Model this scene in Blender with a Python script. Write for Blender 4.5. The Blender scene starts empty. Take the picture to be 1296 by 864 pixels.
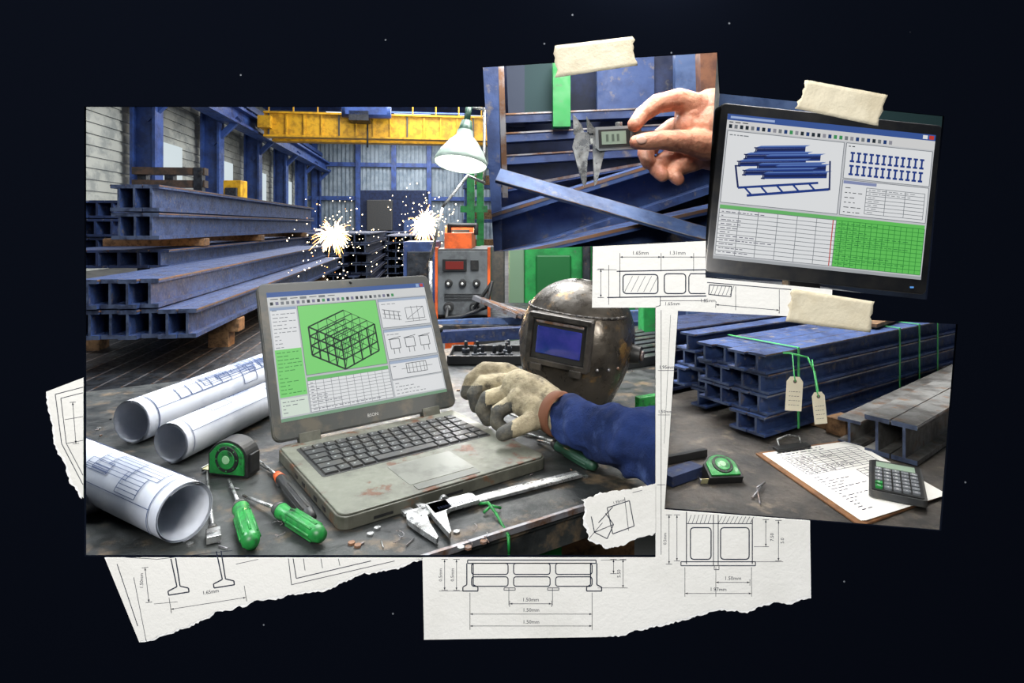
import bpy, bmesh, math, random
from mathutils import Vector, Matrix, noise
random.seed(7)
V=Vector
F=750.0; CZ=1.2; VH=285.0; YB=0.70; K=YB/F
sc=bpy.context.scene
sc.view_settings.view_transform='Standard'
# ---------------------------------------------------------------- helpers
def ray(u,v,y): return V(((u-648)/F*y, y, CZ-(v-VH)/F*y))
def gp(u,v,z=0.77): return ray(u,v,F*(CZ-z)/(v-VH))
def S(r,g,b):
    f=lambda c:(c/255/12.92) if c/255<=.04045 else ((c/255+.055)/1.055)**2.4
    return (f(r),f(g),f(b),1)
MC={}
def mat(name,c,rough=.5,metal=0,c2=None,scale=15,thr=(.45,.6),bump=0,bscale=60,em=0,spec=.5,c3=None,s3=40,thr3=(.6,.66),sss=0):
    if name in MC: return MC[name]
    m=bpy.data.materials.new(name); m.use_nodes=True; nt=m.node_tree; n=nt.nodes; b=n['Principled BSDF']
    b.inputs['Base Color'].default_value=c; b.inputs['Roughness'].default_value=rough
    b.inputs['Metallic'].default_value=metal; b.inputs['Specular IOR Level'].default_value=spec
    if sss: b.inputs['Subsurface Weight'].default_value=sss; b.inputs['Subsurface Scale'].default_value=.01
    tc=n.new('ShaderNodeTexCoord')
    def nz(s,d=8):
        t=n.new('ShaderNodeTexNoise'); t.inputs['Scale'].default_value=s; t.inputs['Detail'].default_value=d
        t.inputs['Roughness'].default_value=.65
        nt.links.new(tc.outputs['Object'],t.inputs['Vector']); return t
    last=None
    if c2:
        t=nz(scale); r=n.new('ShaderNodeValToRGB'); e=r.color_ramp.elements
        e[0].position=thr[0]; e[1].position=thr[1]; e[0].color=c; e[1].color=c2
        nt.links.new(t.outputs['Fac'],r.inputs['Fac']); last=r.outputs['Color']
    if c3:
        t=nz(s3); r=n.new('ShaderNodeMapRange'); r.inputs[1].default_value=thr3[0]; r.inputs[2].default_value=thr3[1]
        nt.links.new(t.outputs['Fac'],r.inputs[0])
        mx=n.new('ShaderNodeMixRGB'); nt.links.new(r.outputs[0],mx.inputs['Fac'])
        if last: nt.links.new(last,mx.inputs['Color1'])
        else: mx.inputs['Color1'].default_value=c
        mx.inputs['Color2'].default_value=c3; last=mx.outputs['Color']
    if last: nt.links.new(last,b.inputs['Base Color'])
    if c3 and not em:   # worn areas are rougher
        t=nz(s3*1.7); r=n.new('ShaderNodeMapRange'); r.inputs[1].default_value=.35; r.inputs[2].default_value=.65; r.inputs[3].default_value=max(.15,rough-.14); r.inputs[4].default_value=min(1,rough+.22)
        nt.links.new(t.outputs['Fac'],r.inputs[0]); nt.links.new(r.outputs[0],b.inputs['Roughness'])
    if bump:
        t=nz(bscale); bp=n.new('ShaderNodeBump'); bp.inputs['Strength'].default_value=bump; bp.inputs['Distance'].default_value=.004
        nt.links.new(t.outputs['Fac'],bp.inputs['Height']); nt.links.new(bp.outputs['Normal'],b.inputs['Normal'])
    if em:
        b.inputs['Emission Color'].default_value=c; b.inputs['Emission Strength'].default_value=em
    MC[name]=m; return m
def EM(r,g,b,s=.8):
    nm='screen_%d_%d_%d'%(r,g,b)
    if nm in MC: return MC[nm]
    m=mat(nm,S(r,g,b),.5,em=s,spec=.2); m.node_tree.nodes['Principled BSDF'].inputs['Base Color'].default_value=(0.01,0.01,0.01,1); return m
def PR(r,g,b): return mat('ink_%d_%d_%d'%(r,g,b),S(r,g,b),.9,spec=.1)

def frame(p0,p1,up=V((0,0,1))):
    z=(p1-p0).normalized(); x=up.cross(z)
    if x.length<1e-5: x=V((1,0,0)).cross(z)
    x.normalize(); y=z.cross(x); return x,y,z
class MB:
    def __init__(s): s.v=[];s.f=[];s.m=[];s.sm=[];s.mats=[]
    def add(s,vs,fs,m,smooth=False):
        if m not in s.mats: s.mats.append(m)
        i=s.mats.index(m); o=len(s.v); s.v+=[V(a) for a in vs]
        for f in fs: s.f.append([o+k for k in f]); s.m.append(i); s.sm.append(smooth)
    def box(s,c,size,m,R=None):
        c=V(c); h=V(size)/2; vs=[]
        for x in(-1,1):
            for y in(-1,1):
                for z in(-1,1):
                    p=V((x*h.x,y*h.y,z*h.z)); vs.append(c+(R@p if R else p))
        s.add(vs,[(0,1,3,2),(4,6,7,5),(0,4,5,1),(2,3,7,6),(0,2,6,4),(1,5,7,3)],m)
    def fbox(s,o,ex,ey,ez,m):
        o=V(o); vs=[o+ex*a+ey*b+ez*c for a in(0,1) for b in(0,1) for c in(0,1)]
        s.add(vs,[(0,1,3,2),(4,6,7,5),(0,4,5,1),(2,3,7,6),(0,2,6,4),(1,5,7,3)],m)
    def prism(s,poly,p0,p1,m,up=V((0,0,1)),mcap=None,smooth=False):
        x,y,z=frame(p0,p1,up); n=len(poly)
        a=[p0+x*q[0]+y*q[1] for q in poly]; b=[p1+x*q[0]+y*q[1] for q in poly]
        s.add(a+b,[(i,(i+1)%n,n+(i+1)%n,n+i) for i in range(n)],m,smooth)
        s.add(a,[list(range(n))[::-1]],mcap or m); s.add(b,[list(range(n))],mcap or m)
    def bar(s,p0,p1,w,h,m,up=V((0,0,1))):
        s.prism([(-w/2,-h/2),(w/2,-h/2),(w/2,h/2),(-w/2,h/2)],V(p0),V(p1),m,up)
    def cyl(s,p0,p1,r0,r1,m,seg=20,cap=True,smooth=True):
        p0=V(p0);p1=V(p1);x,y,z=frame(p0,p1)
        a=[];b=[]
        for i in range(seg):
            t=2*math.pi*i/seg; d=x*math.cos(t)+y*math.sin(t); a.append(p0+d*r0); b.append(p1+d*r1)
        s.add(a+b,[(i,(i+1)%seg,seg+(i+1)%seg,seg+i) for i in range(seg)],m,smooth)
        if cap: s.add(a,[list(range(seg))[::-1]],m); s.add(b,[list(range(seg))],m)
    def lathe(s,prof,p0,axis,m,seg=24,up=V((0,0,1))):
        p0=V(p0); x,y,z=frame(p0,p0+V(axis),up); vs=[];n=len(prof)
        for r,h in prof:
            for i in range(seg):
                t=2*math.pi*i/seg; vs.append(p0+z*h+(x*math.cos(t)+y*math.sin(t))*r)
        fs=[(j*seg+i,j*seg+(i+1)%seg,(j+1)*seg+(i+1)%seg,(j+1)*seg+i) for j in range(n-1) for i in range(seg)]
        s.add(vs,fs,m,True)
    def sphere(s,c,r,m,R=None,seg=16,rings=10):
        c=V(c); r=V(r) if hasattr(r,'__len__') else V((r,r,r)); vs=[];fs=[]
        for j in range(rings+1):
            ph=math.pi*j/rings
            for i in range(seg):
                t=2*math.pi*i/seg; p=V((math.sin(ph)*math.cos(t)*r.x,math.sin(ph)*math.sin(t)*r.y,math.cos(ph)*r.z))
                vs.append(c+(R@p if R else p))
        for j in range(rings):
            for i in range(seg): fs.append((j*seg+i,j*seg+(i+1)%seg,(j+1)*seg+(i+1)%seg,(j+1)*seg+i))
        s.add(vs,fs,m,True)
    def tube(s,pts,r,m,seg=8):
        for a,b in zip(pts[:-1],pts[1:]):
            s.cyl(a,b,r,r,m,seg)
        for a in pts[1:-1]: s.sphere(a,r,m,seg=8,rings=6)
    def slab(s,pts,n,th,m):
        k=len(pts); a=[V(p) for p in pts]; b=[p+n*th for p in a]
        s.add(a+b,[(i,(i+1)%k,k+(i+1)%k,k+i) for i in range(k)],m); s.add(a,[list(range(k))[::-1]],m); s.add(b,[list(range(k))],m)
    def build(s,name,bevel=0,clip=None,parent=None,bseg=2):
        me=bpy.data.meshes.new(name); c=V((0,0,0))
        me.from_pydata(s.v,[],s.f)
        for m in s.mats: me.materials.append(m)
        me.polygons.foreach_set('material_index',s.m); me.polygons.foreach_set('use_smooth',s.sm)
        bm=bmesh.new(); bm.from_mesh(me)
        bmesh.ops.remove_doubles(bm,verts=bm.verts,dist=1e-6)
        if clip:
            for co,no in clip:
                g=bm.verts[:]+bm.edges[:]+bm.faces[:]
                bmesh.ops.bisect_plane(bm,geom=g,plane_co=co,plane_no=no,clear_outer=True,dist=1e-6)
        bmesh.ops.recalc_face_normals(bm,faces=bm.faces)
        bm.to_mesh(me); bm.free(); me.update()
        ob=bpy.data.objects.new(name,me); sc.collection.objects.link(ob)
        if bevel:
            md=ob.modifiers.new('bevel','BEVEL'); md.width=bevel; md.segments=bseg; md.limit_method='ANGLE'; md.angle_limit=math.radians(50); md.harden_normals=False
        if parent: ob.parent=parent
        return ob
def empty(name):
    e=bpy.data.objects.new(name,None); sc.collection.objects.link(e); return e
def frustum(poly,skip=()):
    C=V((0,0,CZ)); rs=[ray(u,v,1)-C for u,v in poly]; cen=sum(rs,V())/len(rs); out=[]
    for i in range(len(rs)):
        if i in skip: continue
        n=rs[i].cross(rs[(i+1)%len(rs)]).normalized()
        if n.dot(cen)>0: n=-n
        out.append((C,n))
    return out
TXT={}
def txt(s):
    if s not in TXT:
        cu=bpy.data.curves.new('t','FONT'); cu.body=s; cu.size=1; cu.align_x='CENTER'; cu.align_y='CENTER'; cu.resolution_u=2
        ob=bpy.data.objects.new('t',cu); sc.collection.objects.link(ob)
        dg=bpy.context.evaluated_depsgraph_get(); me=bpy.data.meshes.new_from_object(ob.evaluated_get(dg))
        TXT[s]=([v.co.copy() for v in me.vertices],[list(p.vertices) for p in me.polygons])
        bpy.data.objects.remove(ob); bpy.data.meshes.remove(me); bpy.data.curves.remove(cu)
    return TXT[s]
class Canvas:
    def __init__(s,mb,fn): s.mb=mb; s.fn=fn
    def poly(s,pts,m,l=1): s.mb.add([s.fn(x,y,l) for x,y in pts],[list(range(len(pts)))],m)
    def rect(s,x0,y0,x1,y1,m,l=1,sub=1):
        for i in range(sub):
            a=x0+(x1-x0)*i/sub; b=x0+(x1-x0)*(i+1)/sub
            s.poly([(a,y0),(b,y0),(b,y1),(a,y1)],m,l)
    def line(s,x0,y0,x1,y1,m,w=.8,l=2,sub=1):
        d=math.hypot(x1-x0,y1-y0)
        if d<1e-6: return
        nx,ny=-(y1-y0)/d*w/2,(x1-x0)/d*w/2
        for i in range(sub):
            a=i/sub;b=(i+1)/sub
            ax,ay=x0+(x1-x0)*a,y0+(y1-y0)*a; bx,by=x0+(x1-x0)*b,y0+(y1-y0)*b
            s.poly([(ax-nx,ay-ny),(bx-nx,by-ny),(bx+nx,by+ny),(ax+nx,ay+ny)],m,l)
    def frame(s,x0,y0,x1,y1,m,w=.8,l=2):
        s.line(x0,y0,x1,y0,m,w,l);s.line(x1,y0,x1,y1,m,w,l);s.line(x1,y1,x0,y1,m,w,l);s.line(x0,y1,x0,y0,m,w,l)
    def pl(s,pts,m,w=.8,l=2,closed=False):
        q=pts+[pts[0]] if closed else pts
        for a,b in zip(q[:-1],q[1:]): s.line(a[0],a[1],b[0],b[1],m,w,l)
    def text(s,t,x,y,size,m,l=3,rot=0):
        vs,fs=txt(t); c,sn=math.cos(rot),math.sin(rot)
        s.mb.add([s.fn(x+(p.x*c-p.y*sn)*size, y-(p.x*sn+p.y*c)*size,l) for p in vs],fs,m)
    def grid(s,x0,y0,x1,y1,nx,ny,m,w=.5,l=2):
        for i in range(nx+1): xx=x0+(x1-x0)*i/nx; s.line(xx,y0,xx,y1,m,w,l)
        for i in range(ny+1): yy=y0+(y1-y0)*i/ny; s.line(x0,yy,x1,yy,m,w,l)
    def dashes(s,x0,y0,x1,y1,rows,m,h=.9,l=3):
        for i in range(rows):
            yy=y0+(y1-y0)*(i+.5)/rows; x=x0+1
            while x<x1-3:
                w=random.uniform(2,7); w=min(w,x1-1-x)
                s.line(x,yy,x+w,yy,m,h,l); x+=w+random.uniform(1,3)
                if random.random()<.18: break
    def dim(s,x0,y0,x1,y1,m,t=None,tsz=6,w=.6,side=-1):
        s.line(x0,y0,x1,y1,m,w); d=math.hypot(x1-x0,y1-y0); ux,uy=(x1-x0)/d,(y1-y0)/d
        for (x,y,g) in((x0,y0,1),(x1,y1,-1)):
            s.poly([(x,y),(x+g*ux*3.5-uy*1.2,y+g*uy*3.5+ux*1.2),(x+g*ux*3.5+uy*1.2,y+g*uy*3.5-ux*1.2)],m,2)
            s.line(x-uy*4,y+ux*4,x+uy*4,y-ux*4,m,w)
        if t:
            mx,my=(x0+x1)/2,(y0+y1)/2
            if abs(ux)>abs(uy): s.text(t,mx,my+side*5,tsz,m)
            else: s.text(t,mx+side*5,my,tsz,m,rot=math.pi/2)
def organic(name,chains,voxel,m,smooth=6,matfn=None,parent=None,clip=None,disp=None):
    mb=MB()
    for ch in chains:
        for (p,r) in ch: mb.sphere(p,r,m,seg=16,rings=10)
        for (p,r),(q,r2) in zip(ch[:-1],ch[1:]):
            mb.cyl(p,q,r,r2,m,seg=16)
    me=bpy.data.meshes.new(name); me.from_pydata(mb.v,[],mb.f)
    ob=bpy.data.objects.new(name,me); sc.collection.objects.link(ob)
    md=ob.modifiers.new('r','REMESH'); md.mode='VOXEL'; md.voxel_size=voxel
    md=ob.modifiers.new('s','SMOOTH'); md.factor=.5; md.iterations=smooth
    dg=bpy.context.evaluated_depsgraph_get(); new=bpy.data.meshes.new_from_object(ob.evaluated_get(dg))
    ob.modifiers.clear(); ob.data=new; bpy.data.meshes.remove(me)
    if disp:
        nn=[v.normal.copy() for v in new.vertices]
        for v,n in zip(new.vertices,nn): v.co+=n*disp(v.co)
    if clip:
        bm=bmesh.new(); bm.from_mesh(new)
        for co,no in clip: bmesh.ops.bisect_plane(bm,geom=bm.verts[:]+bm.edges[:]+bm.faces[:],plane_co=co,plane_no=no,clear_outer=True)
        bm.to_mesh(new); bm.free()
    new.materials.clear(); ms=m if isinstance(m,list) else [m]
    for q in ms: new.materials.append(q)
    for p in new.polygons:
        p.use_smooth=True
        if matfn: p.material_index=matfn(p.center)
    if parent: ob.parent=parent
    return ob
def area(name,loc,target,size,power,col=(1,1,1),sy=None):
    l=bpy.data.lights.new(name,'AREA'); l.size=size; l.energy=power; l.color=col
    if sy: l.shape='RECTANGLE'; l.size_y=sy
    o=bpy.data.objects.new(name,l); sc.collection.objects.link(o); o.location=loc
    o.rotation_euler=(V(target)-V(loc)).to_track_quat('-Z','Y').to_euler(); return o
# ---------------------------------------------------------------- materials
blue=mat('blue_painted_steel',S(56,78,126),.5,.1,c2=S(38,54,94),scale=9,bump=.25,c3=S(112,106,102),s3=34,thr3=(.57,.68))
bluel=mat('light_blue_steel',S(86,108,150),.45,.2,c2=S(62,82,122),scale=12,c3=S(128,112,98),s3=40,thr3=(.58,.7))
blued=mat('dark_blue_steel',S(36,50,86),.5,.15,c2=S(24,33,60),scale=10,c3=S(88,84,82),s3=40,thr3=(.59,.7))
bluehall=mat('hall_blue_paint',S(44,72,134),.5,c2=S(32,52,100),scale=2,c3=S(84,94,114),s3=6,thr3=(.6,.75))
edge=mat('bare_steel_edge',S(150,150,155),.35,.6,c2=S(120,90,70),scale=20)
rustm=mat('rusty_edge',S(128,94,70),.6,.3,c2=S(96,94,98),scale=25)
steel=mat('brushed_steel',S(184,186,186),.32,.8,c2=S(128,128,126),scale=30,c3=S(96,84,72),s3=50,thr3=(.6,.72))
dsteel=mat('dark_steel',S(54,58,64),.45,.4,c2=S(32,34,38),scale=14,bump=.2,c3=S(98,80,62),s3=22,thr3=(.57,.7))
tablem=mat('worn_table_steel',S(58,61,60),.42,.25,c2=S(34,37,38),scale=7,thr=(.42,.58),bump=.35,bscale=40,c3=S(112,96,76),s3=16,thr3=(.54,.68))
concrete=mat('concrete',S(84,84,82),.7,c2=S(60,60,60),scale=3,bump=.2)
bench_conc=mat('dark_concrete',S(74,68,62),.6,c2=S(48,46,44),scale=9,thr=(.42,.6),bump=.35,c3=S(104,94,82),s3=26,thr3=(.55,.7))
clad=mat('cladding',S(164,166,158),.6,c2=S(132,136,132),scale=2)
cladb=mat('cladding_blue_grey',S(134,146,156),.6,c2=S(104,118,130),scale=1.5)
roofm=mat('roof_sheet',S(90,98,106),.7)
yellow=mat('crane_yellow',S(216,164,30),.5,c2=S(172,126,24),scale=4)
green=mat('machine_green',S(36,146,70),.45,c2=S(26,112,54),scale=8,c3=S(80,96,76),s3=20,thr3=(.58,.7))
greenp=mat('green_plastic',S(34,138,60),.38,c2=S(24,110,48),scale=40,c3=S(30,62,40),s3=60,thr3=(.55,.66))
black=mat('black_plastic',S(26,27,28),.5,c2=S(44,42,40),scale=40,thr=(.52,.68))
dgrey=mat('grey_plastic',S(58,60,62),.5,c2=S(76,74,70),scale=30)
orange=mat('orange_paint',S(210,92,38),.45,c2=S(160,70,34),scale=12)
wood=mat('timber',S(134,102,70),.75,c2=S(88,64,42),scale=30,bump=.3)
paper=mat('paper_sheet',S(240,238,232),.9,c2=S(231,229,222),scale=5,bump=.25,bscale=180,spec=.1)
fiber=mat('torn_paper_fibre',S(250,249,246),1,bump=.5,bscale=300,spec=.1)
rollp=mat('blueprint_paper',S(202,206,214),.8,c2=S(184,190,202),scale=8,spec=.2)
white=mat('white_enamel',S(210,210,206),.4)
ink=PR(38,44,62)
skin=mat('skin',S(196,138,110),.45,c2=S(172,110,86),scale=36,bump=.45,bscale=180,sss=.12,c3=S(128,78,62),s3=26,thr3=(.57,.72))
nail=mat('finger_nail',S(214,170,150),.3)
glovem=mat('leather_glove',S(158,147,120),.85,c2=S(122,112,90),scale=20,bump=.7,bscale=120,c3=S(80,73,60),s3=26,thr3=(.53,.66))
gloved=mat('glove_coating',S(56,56,52),.7,c2=S(86,82,70),scale=40,bump=.5,bscale=150)
cuffm=mat('glove_cuff',S(110,68,46),.8)
denim=mat('blue_workwear',S(36,54,104),.9,c2=S(24,38,76),scale=9,bump=.6,bscale=260,spec=.2,c3=S(62,80,126),s3=14,thr3=(.55,.7))
lapm=mat('laptop_case',S(88,88,78),.45,.2,c2=S(66,66,58),scale=11,c3=S(100,70,48),s3=24,thr3=(.56,.64))
lappalm=mat('laptop_palmrest',S(104,106,95),.48,.2,c2=S(80,81,73),scale=11,c3=S(88,56,36),s3=22,thr3=(.565,.61))
bez=mat('laptop_bezel',S(58,60,58),.45,c2=S(82,78,68),scale=18,thr=(.5,.62))
helm=mat('helmet_shell',S(80,75,68),.3,.5,c2=S(46,43,40),scale=9,bump=.3,bscale=50,c3=S(140,110,68),s3=17,thr3=(.56,.66))
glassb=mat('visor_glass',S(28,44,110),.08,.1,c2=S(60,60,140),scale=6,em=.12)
tapem=mat('masking_tape',S(216,206,180),.7,c2=S(202,190,162),scale=18,bump=.5,bscale=60)
# ---------------------------------------------------------------- hall (workshop)
TH=math.atan(.14); ct,st=math.cos(TH),math.sin(TH)
def H(a,b,z): return V((a*ct-b*st,a*st+b*ct,z))
HR=Matrix.Rotation(TH,3,'Z')
def hbox(mb,a,b,z,sa,sb,sz,m): mb.box(H(a,b,z),(sa,sb,sz),m,HR)
mb=MB(); hbox(mb,0,24,-.05,19,47,.1,concrete); mb.build('floor')
mb=MB(); n=int(7.5/.3)
for i in range(n):
    z=i*.3; hbox(mb,-8.8,23,z+.11,.06,45,.2,clad); hbox(mb,-8.84,23,z+.25,.06,45,.1,clad)
mb.build('wall_left')
mb=MB(); 
for i in range(60): hbox(mb,-8.7+i*.3,45.3,4,.18,.1,8,cladb); hbox(mb,-8.7+i*.3+.15,45.4,4,.14,.1,8,cladb)
for z in (3.2,5.7): hbox(mb,0,45.1,z,18,.25,.3,bluehall)
for a in (-8.3,-5.2,-2.6,0,2.8,5.6,8.3): hbox(mb,a,45.05,4,.35,.35,8,bluehall)
mb.build('wall_back')
mb=MB(); hbox(mb,9.2,23,4,.15,45,8,clad); mb.build('wall_right')
mb=MB(); hbox(mb,0,24,8.1,19,47,.15,roofm)
for b in range(4,46,5): hbox(mb,0,b,7.75,18,.2,.45,bluehall)
mb.build('ceiling')
sky=EM(236,244,250,1.6)
mb=MB()
for b in (36.5,41.5): 
    for a in (-5,-1,3): hbox(mb,a,b,8.0,2.2,2.6,.06,sky)
mb.build('window_1')
mb=MB(); hbox(mb,-2.9,44.9,3.0,1.7,.1,1.2,EM(226,236,244,1.1)); hbox(mb,-2.9,44.86,3.0,.08,.1,1.2,white); mb.build('window_2')
mb=MB()
for b0 in (20,25.5,31,37): hbox(mb,-8.72,b0+1.2,3.2,.06,2.6,1.5,EM(206,218,222,1.0))
mb.build('window_3')
mb=MB()
for i in range(8):
    b=13.4+i*5.3
    for da in(-.3,.3): hbox(mb,-8.2+da,b,3,.08,.55,6,bluehall)
    hbox(mb,-8.2,b,3,.6,.08,6,bluehall)
    mb.bar(H(-8.2,b,4.3),H(-7.2,b,5.3),.2,.2,bluehall)
for z in (5.15,5.75): hbox(mb,-7.5,23,z,.6,45,.1,bluehall)
hbox(mb,-7.5,23,5.45,.1,45,.6,bluehall); hbox(mb,-7.9,23,6.4,.25,45,.25,bluehall)
for i in range(30):
    b=8+i*1.3; mb.bar(H(-7.9,b,5.8),H(-7.9,b+.65,6.4),.08,.08,bluehall); mb.bar(H(-7.9,b+.65,6.4),H(-7.9,b+1.3,5.8),.08,.08,bluehall)
mb.build('crane_runway_frame')
mb=MB(); cz=-.38
for b in (26.4,27.8):
    hbox(mb,.3,b,5.85+cz,14.4,.35,.95,yellow)
    hbox(mb,.3,b,6.35+cz,14.4,.6,.08,yellow); hbox(mb,.3,b,5.36+cz,14.4,.6,.08,yellow)
for i in range(20): hbox(mb,-6.7+i*.72,26.2,5.85+cz,.06,.1,.9,dgrey if i%4==0 else yellow)
hbox(mb,-6.8,27.1,5.9+cz,.5,2.6,.5,yellow)
for i in range(15): hbox(mb,-6.7+i*1,26.2,6.7+cz,.05,.05,.6,yellow)
hbox(mb,.3,26.2,7.0+cz,14.4,.06,.06,yellow)
hbox(mb,-2.6,26.0,6.5+cz,1.7,1.4,.6,bluehall); hbox(mb,-2.9,25.8,6.15+cz,.8,1,.4,dsteel); mb.cyl(H(-3.6,25.6,6.4+cz),H(-1.6,25.6,6.4+cz),.3,.3,bluehall)
hbox(mb,-2.6,25.9,6.95+cz,1.2,1.2,.3,bluehall)
mb.cyl(H(-2.6,25.9,5.9+cz),H(-2.6,25.9,4.9+cz),.04,.04,dsteel,8)
mb.build('overhead_crane')
# -------------------------------------------------- beam stacks (profiles)
def ibeam(w,h,t=.14,f=.14):
    a=w/2;b=h/2;tf=h*f;tw=w*t/2
    return [(-a,-b),(a,-b),(a,-b+tf),(tw,-b+tf),(tw,b-tf),(a,b-tf),(a,b),(-a,b),(-a,b-tf),(-tw,b-tf),(-tw,-b+tf),(-a,-b+tf)]
def stack(name,base,d,L,cols,w,h,zs,m,cap=None,gap=1.03,clip=None,jit=.03,t=.14,right=True,em_=None):
    mb=MB(); d=d.normalized(); left=V((-d.y,d.x,0))
    for r,nc in enumerate(cols):
        for c in range(nc[0],nc[1]):
            j=random.uniform(-jit,jit)
            p=base+left*(c+.5)*w*gap+V((0,0,(r+.5)*h*1.02))+d*j
            mb.prism(ibeam(w*.97,h*.97,t,t),p,p+d*L,m,mcap=cap or m)
            for sgn in(1,-1):
                q=p-left*sgn*w*.485+V((0,0,h*.45)); mb.bar(q,q+d*L,.002 if w<.08 else .005,.003 if w<.08 else .008,em_ or edge)
    return mb.build(name,clip=clip)
dH=H(0,1,0); lH=V((-dH.y,dH.x,0))
def zb_(p,z): p=V(p); p.z=z; return p
endm=mat('cut_steel_end',S(76,88,114),.55,.3,c2=S(44,52,74),scale=20)
stack('steel_beam_stack',zb_(ray(250,427,3.0),.63),dH,4.9,[(0,7),(2,6)],.088,.15,0,blue,cap=endm,em_=rustm)
stack('steel_beam_stack',zb_(ray(204,305,4.0),1.10),dH,5.4,[(0,3),(0,3)],.105,.185,0,blue,cap=endm,em_=rustm)
stack('steel_beam_stack',zb_(ray(153,322,4.9),.95),dH,4.6,[(0,7),(0,7),(0,6)],.12,.15,0,blue,cap=blued)
stack('steel_beam_stack',zb_(ray(215,350,4.15),.90),dH,4.9,[(0,6)],.13,.13,0,blue,cap=blued,em_=rustm)
base=H(-.95,2.3,0); base.z=.12
stack('steel_beam_stack',base,dH,4.6,[(0,14),(0,13),(0,12)],.11,.11,0,dsteel,cap=dsteel)
def bearers(lst,posts=False):
    mb=MB()
    for u,z,y,L,h in lst:
        p=zb_(ray(u,300,y),z); mb.bar(p,p+lH*L,.12,h,wood)
        if posts:
            for q in (.12,L-.15): mb.box(p+lH*q+V((0,0,-z/2-h/4)),(.12,.12,z-h/2),wood,HR)
    mb.build('timber_bearers',bevel=.004)
bearers([(262,1.065,4.8,.75,.06),(333,1.065,6.4,.75,.06),(388,1.065,8.6,.75,.06)])
bearers([(306,.585,3.7,1.0,.08),(372,.585,5.2,1.0,.08),(412,.585,6.9,1.0,.08)],True)
mb=MB(); rp=zb_(ray(216,222,6.6),0); brn=mat('rack_brown',S(90,70,56),.7,c2=S(60,52,46),scale=12)
for z in (1.66,1.80): mb.box(rp+V((0,0,z)),(.75,.12,.08),brn,HR)
for dx in (-.3,.0,.32): mb.box(rp+V((dx,0,.92)),(.09,.1,1.84),dsteel,HR)
mb.build('storage_rack')
for (a,b,z,nn) in ((-.9,9.5,0.1,5),(.2,13,0,7),(-3.0,16,0,8),(-.5,20,0,6)):
    base=H(a,b,0); base.z=z
    stack('steel_beam_stack',base,dH,4,[(0,nn)]*6,.16,.16,0,blued,cap=endm,jit=.2)
mb=MB(); p=ray(298,240,20); mb.box((p.x,20,1.35),(.6,.5,2.7),yellow); mb.box((p.x,19.7,2.2),(.4,.1,.5),dsteel); mb.build('yellow_cabinet',bevel=.03)
mb=MB(); hbox(mb,-1.4,25,1.0,1.0,1,2,white); hbox(mb,-1.4,24.4,1.3,.7,.1,.5,dsteel); mb.build('control_cabinet',bevel=.03)
mb=MB()
for a in (.9,1.6): hbox(mb,a,14,1.2,.12,.12,2.4,blue)
for z in (.6,1.3,2.1): hbox(mb,1.25,14,z,.9,.4,.08,blue); hbox(mb,1.25,14,z+.16,.6,.3,.22,wood)
mb.build('shelf_rack')
mb=MB()
for u,y in ((596,11),(608,12)): p=ray(u,250,y); mb.box((p.x,y,1.2),(.14,.14,2.4),green)
p=ray(600,262,11); mb.box((p.x,11,1.5),(.5,.12,.12),green); mb.build('green_rack')
mb=MB(); p=ray(500,250,24); mb.box((p.x,24,1.3),(2.6,.8,2.6),blued); mb.box((p.x-.5,23.5,1.6),(1.0,.2,1.2),dgrey); mb.box((p.x+.8,23.5,.8),(.7,.2,1.2),bluel); mb.build('machine_enclosure',bevel=.02)
mb=MB(); p=ray(530,322,3.6)
mb.box((p.x,3.75,.55),(.2,.25,1.1),blue); mb.box((p.x,3.62,.95),(.15,.01,.18),dsteel); mb.box((p.x,3.62,.6),(.15,.01,.3),blued)
mb.build('blue_cabinet',bevel=.01)
# welding machine on bench
mb=MB(); x0,x1=ray(553,0,3).x,ray(619,0,3).x; xc=(x0+x1)/2; w=x1-x0
mb.box((xc,3.2,.91),(w,.42,.34),dgrey); mb.box((xc,2.985,.91),(w*.94,.02,.32),mat('panel_grey',S(94,98,100),.5,c2=S(70,72,74),scale=14))
for dx in (-w/2,w/2): mb.box((xc+dx,3.0,.91),(.014,.05,.36),orange)
mb.box((xc-.04,2.972,1.0),(.12,.012,.06),black); mb.box((xc-.04,2.965,1.0),(.09,.004,.04),EM(150,40,30,.6)); mb.box((xc+.06,2.972,1.0),(.04,.01,.05),black)
for i,dx in enumerate((-.07,0,.07)): mb.cyl((xc+dx,2.975,.91),(xc+dx,2.95,.91),.02,.016,black); mb.cyl((xc+dx,2.95,.91),(xc+dx,2.948,.91),.006,.006,white)
for k_ in range(5): mb.box((xc,2.974,.855-k_*.008),(w*.7,.006,.003),black)
for dx in (-.07,.06): mb.cyl((xc+dx,2.975,.79),(xc+dx,2.94,.79),.026,.024,black); mb.cyl((xc+dx,2.94,.79),(xc+dx,2.93,.79),.014,.014,steel)
mb.box((xc-.03,3.2,1.12),(.14,.3,.08),orange); mb.tube([V((xc-.08,3.1,1.15)),V((xc-.08,3.1,1.2)),V((xc+.06,3.1,1.2)),V((xc+.06,3.1,1.15))],.012,black)
pts=[V((xc-.07,2.93,.79)),V((xc-.07,2.88,.75)),V((xc+.0,2.86,.76)),V((xc+.12,2.88,.80)),V((xc+.15,2.9,.92)),V((xc+.06,2.93,.79))]
mb.tube(pts,.009,black)
mb.build('welding_machine',bevel=.006)
mb=MB(); mb.box((-.05,3.2,.71),(1.2,.8,.04),dsteel)
for x in(-.6,.5):
    for y in(2.85,3.55): mb.box((x,y,.345),(.06,.06,.69),bluehall)
mb.build('steel_bench',bevel=.004)
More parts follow.
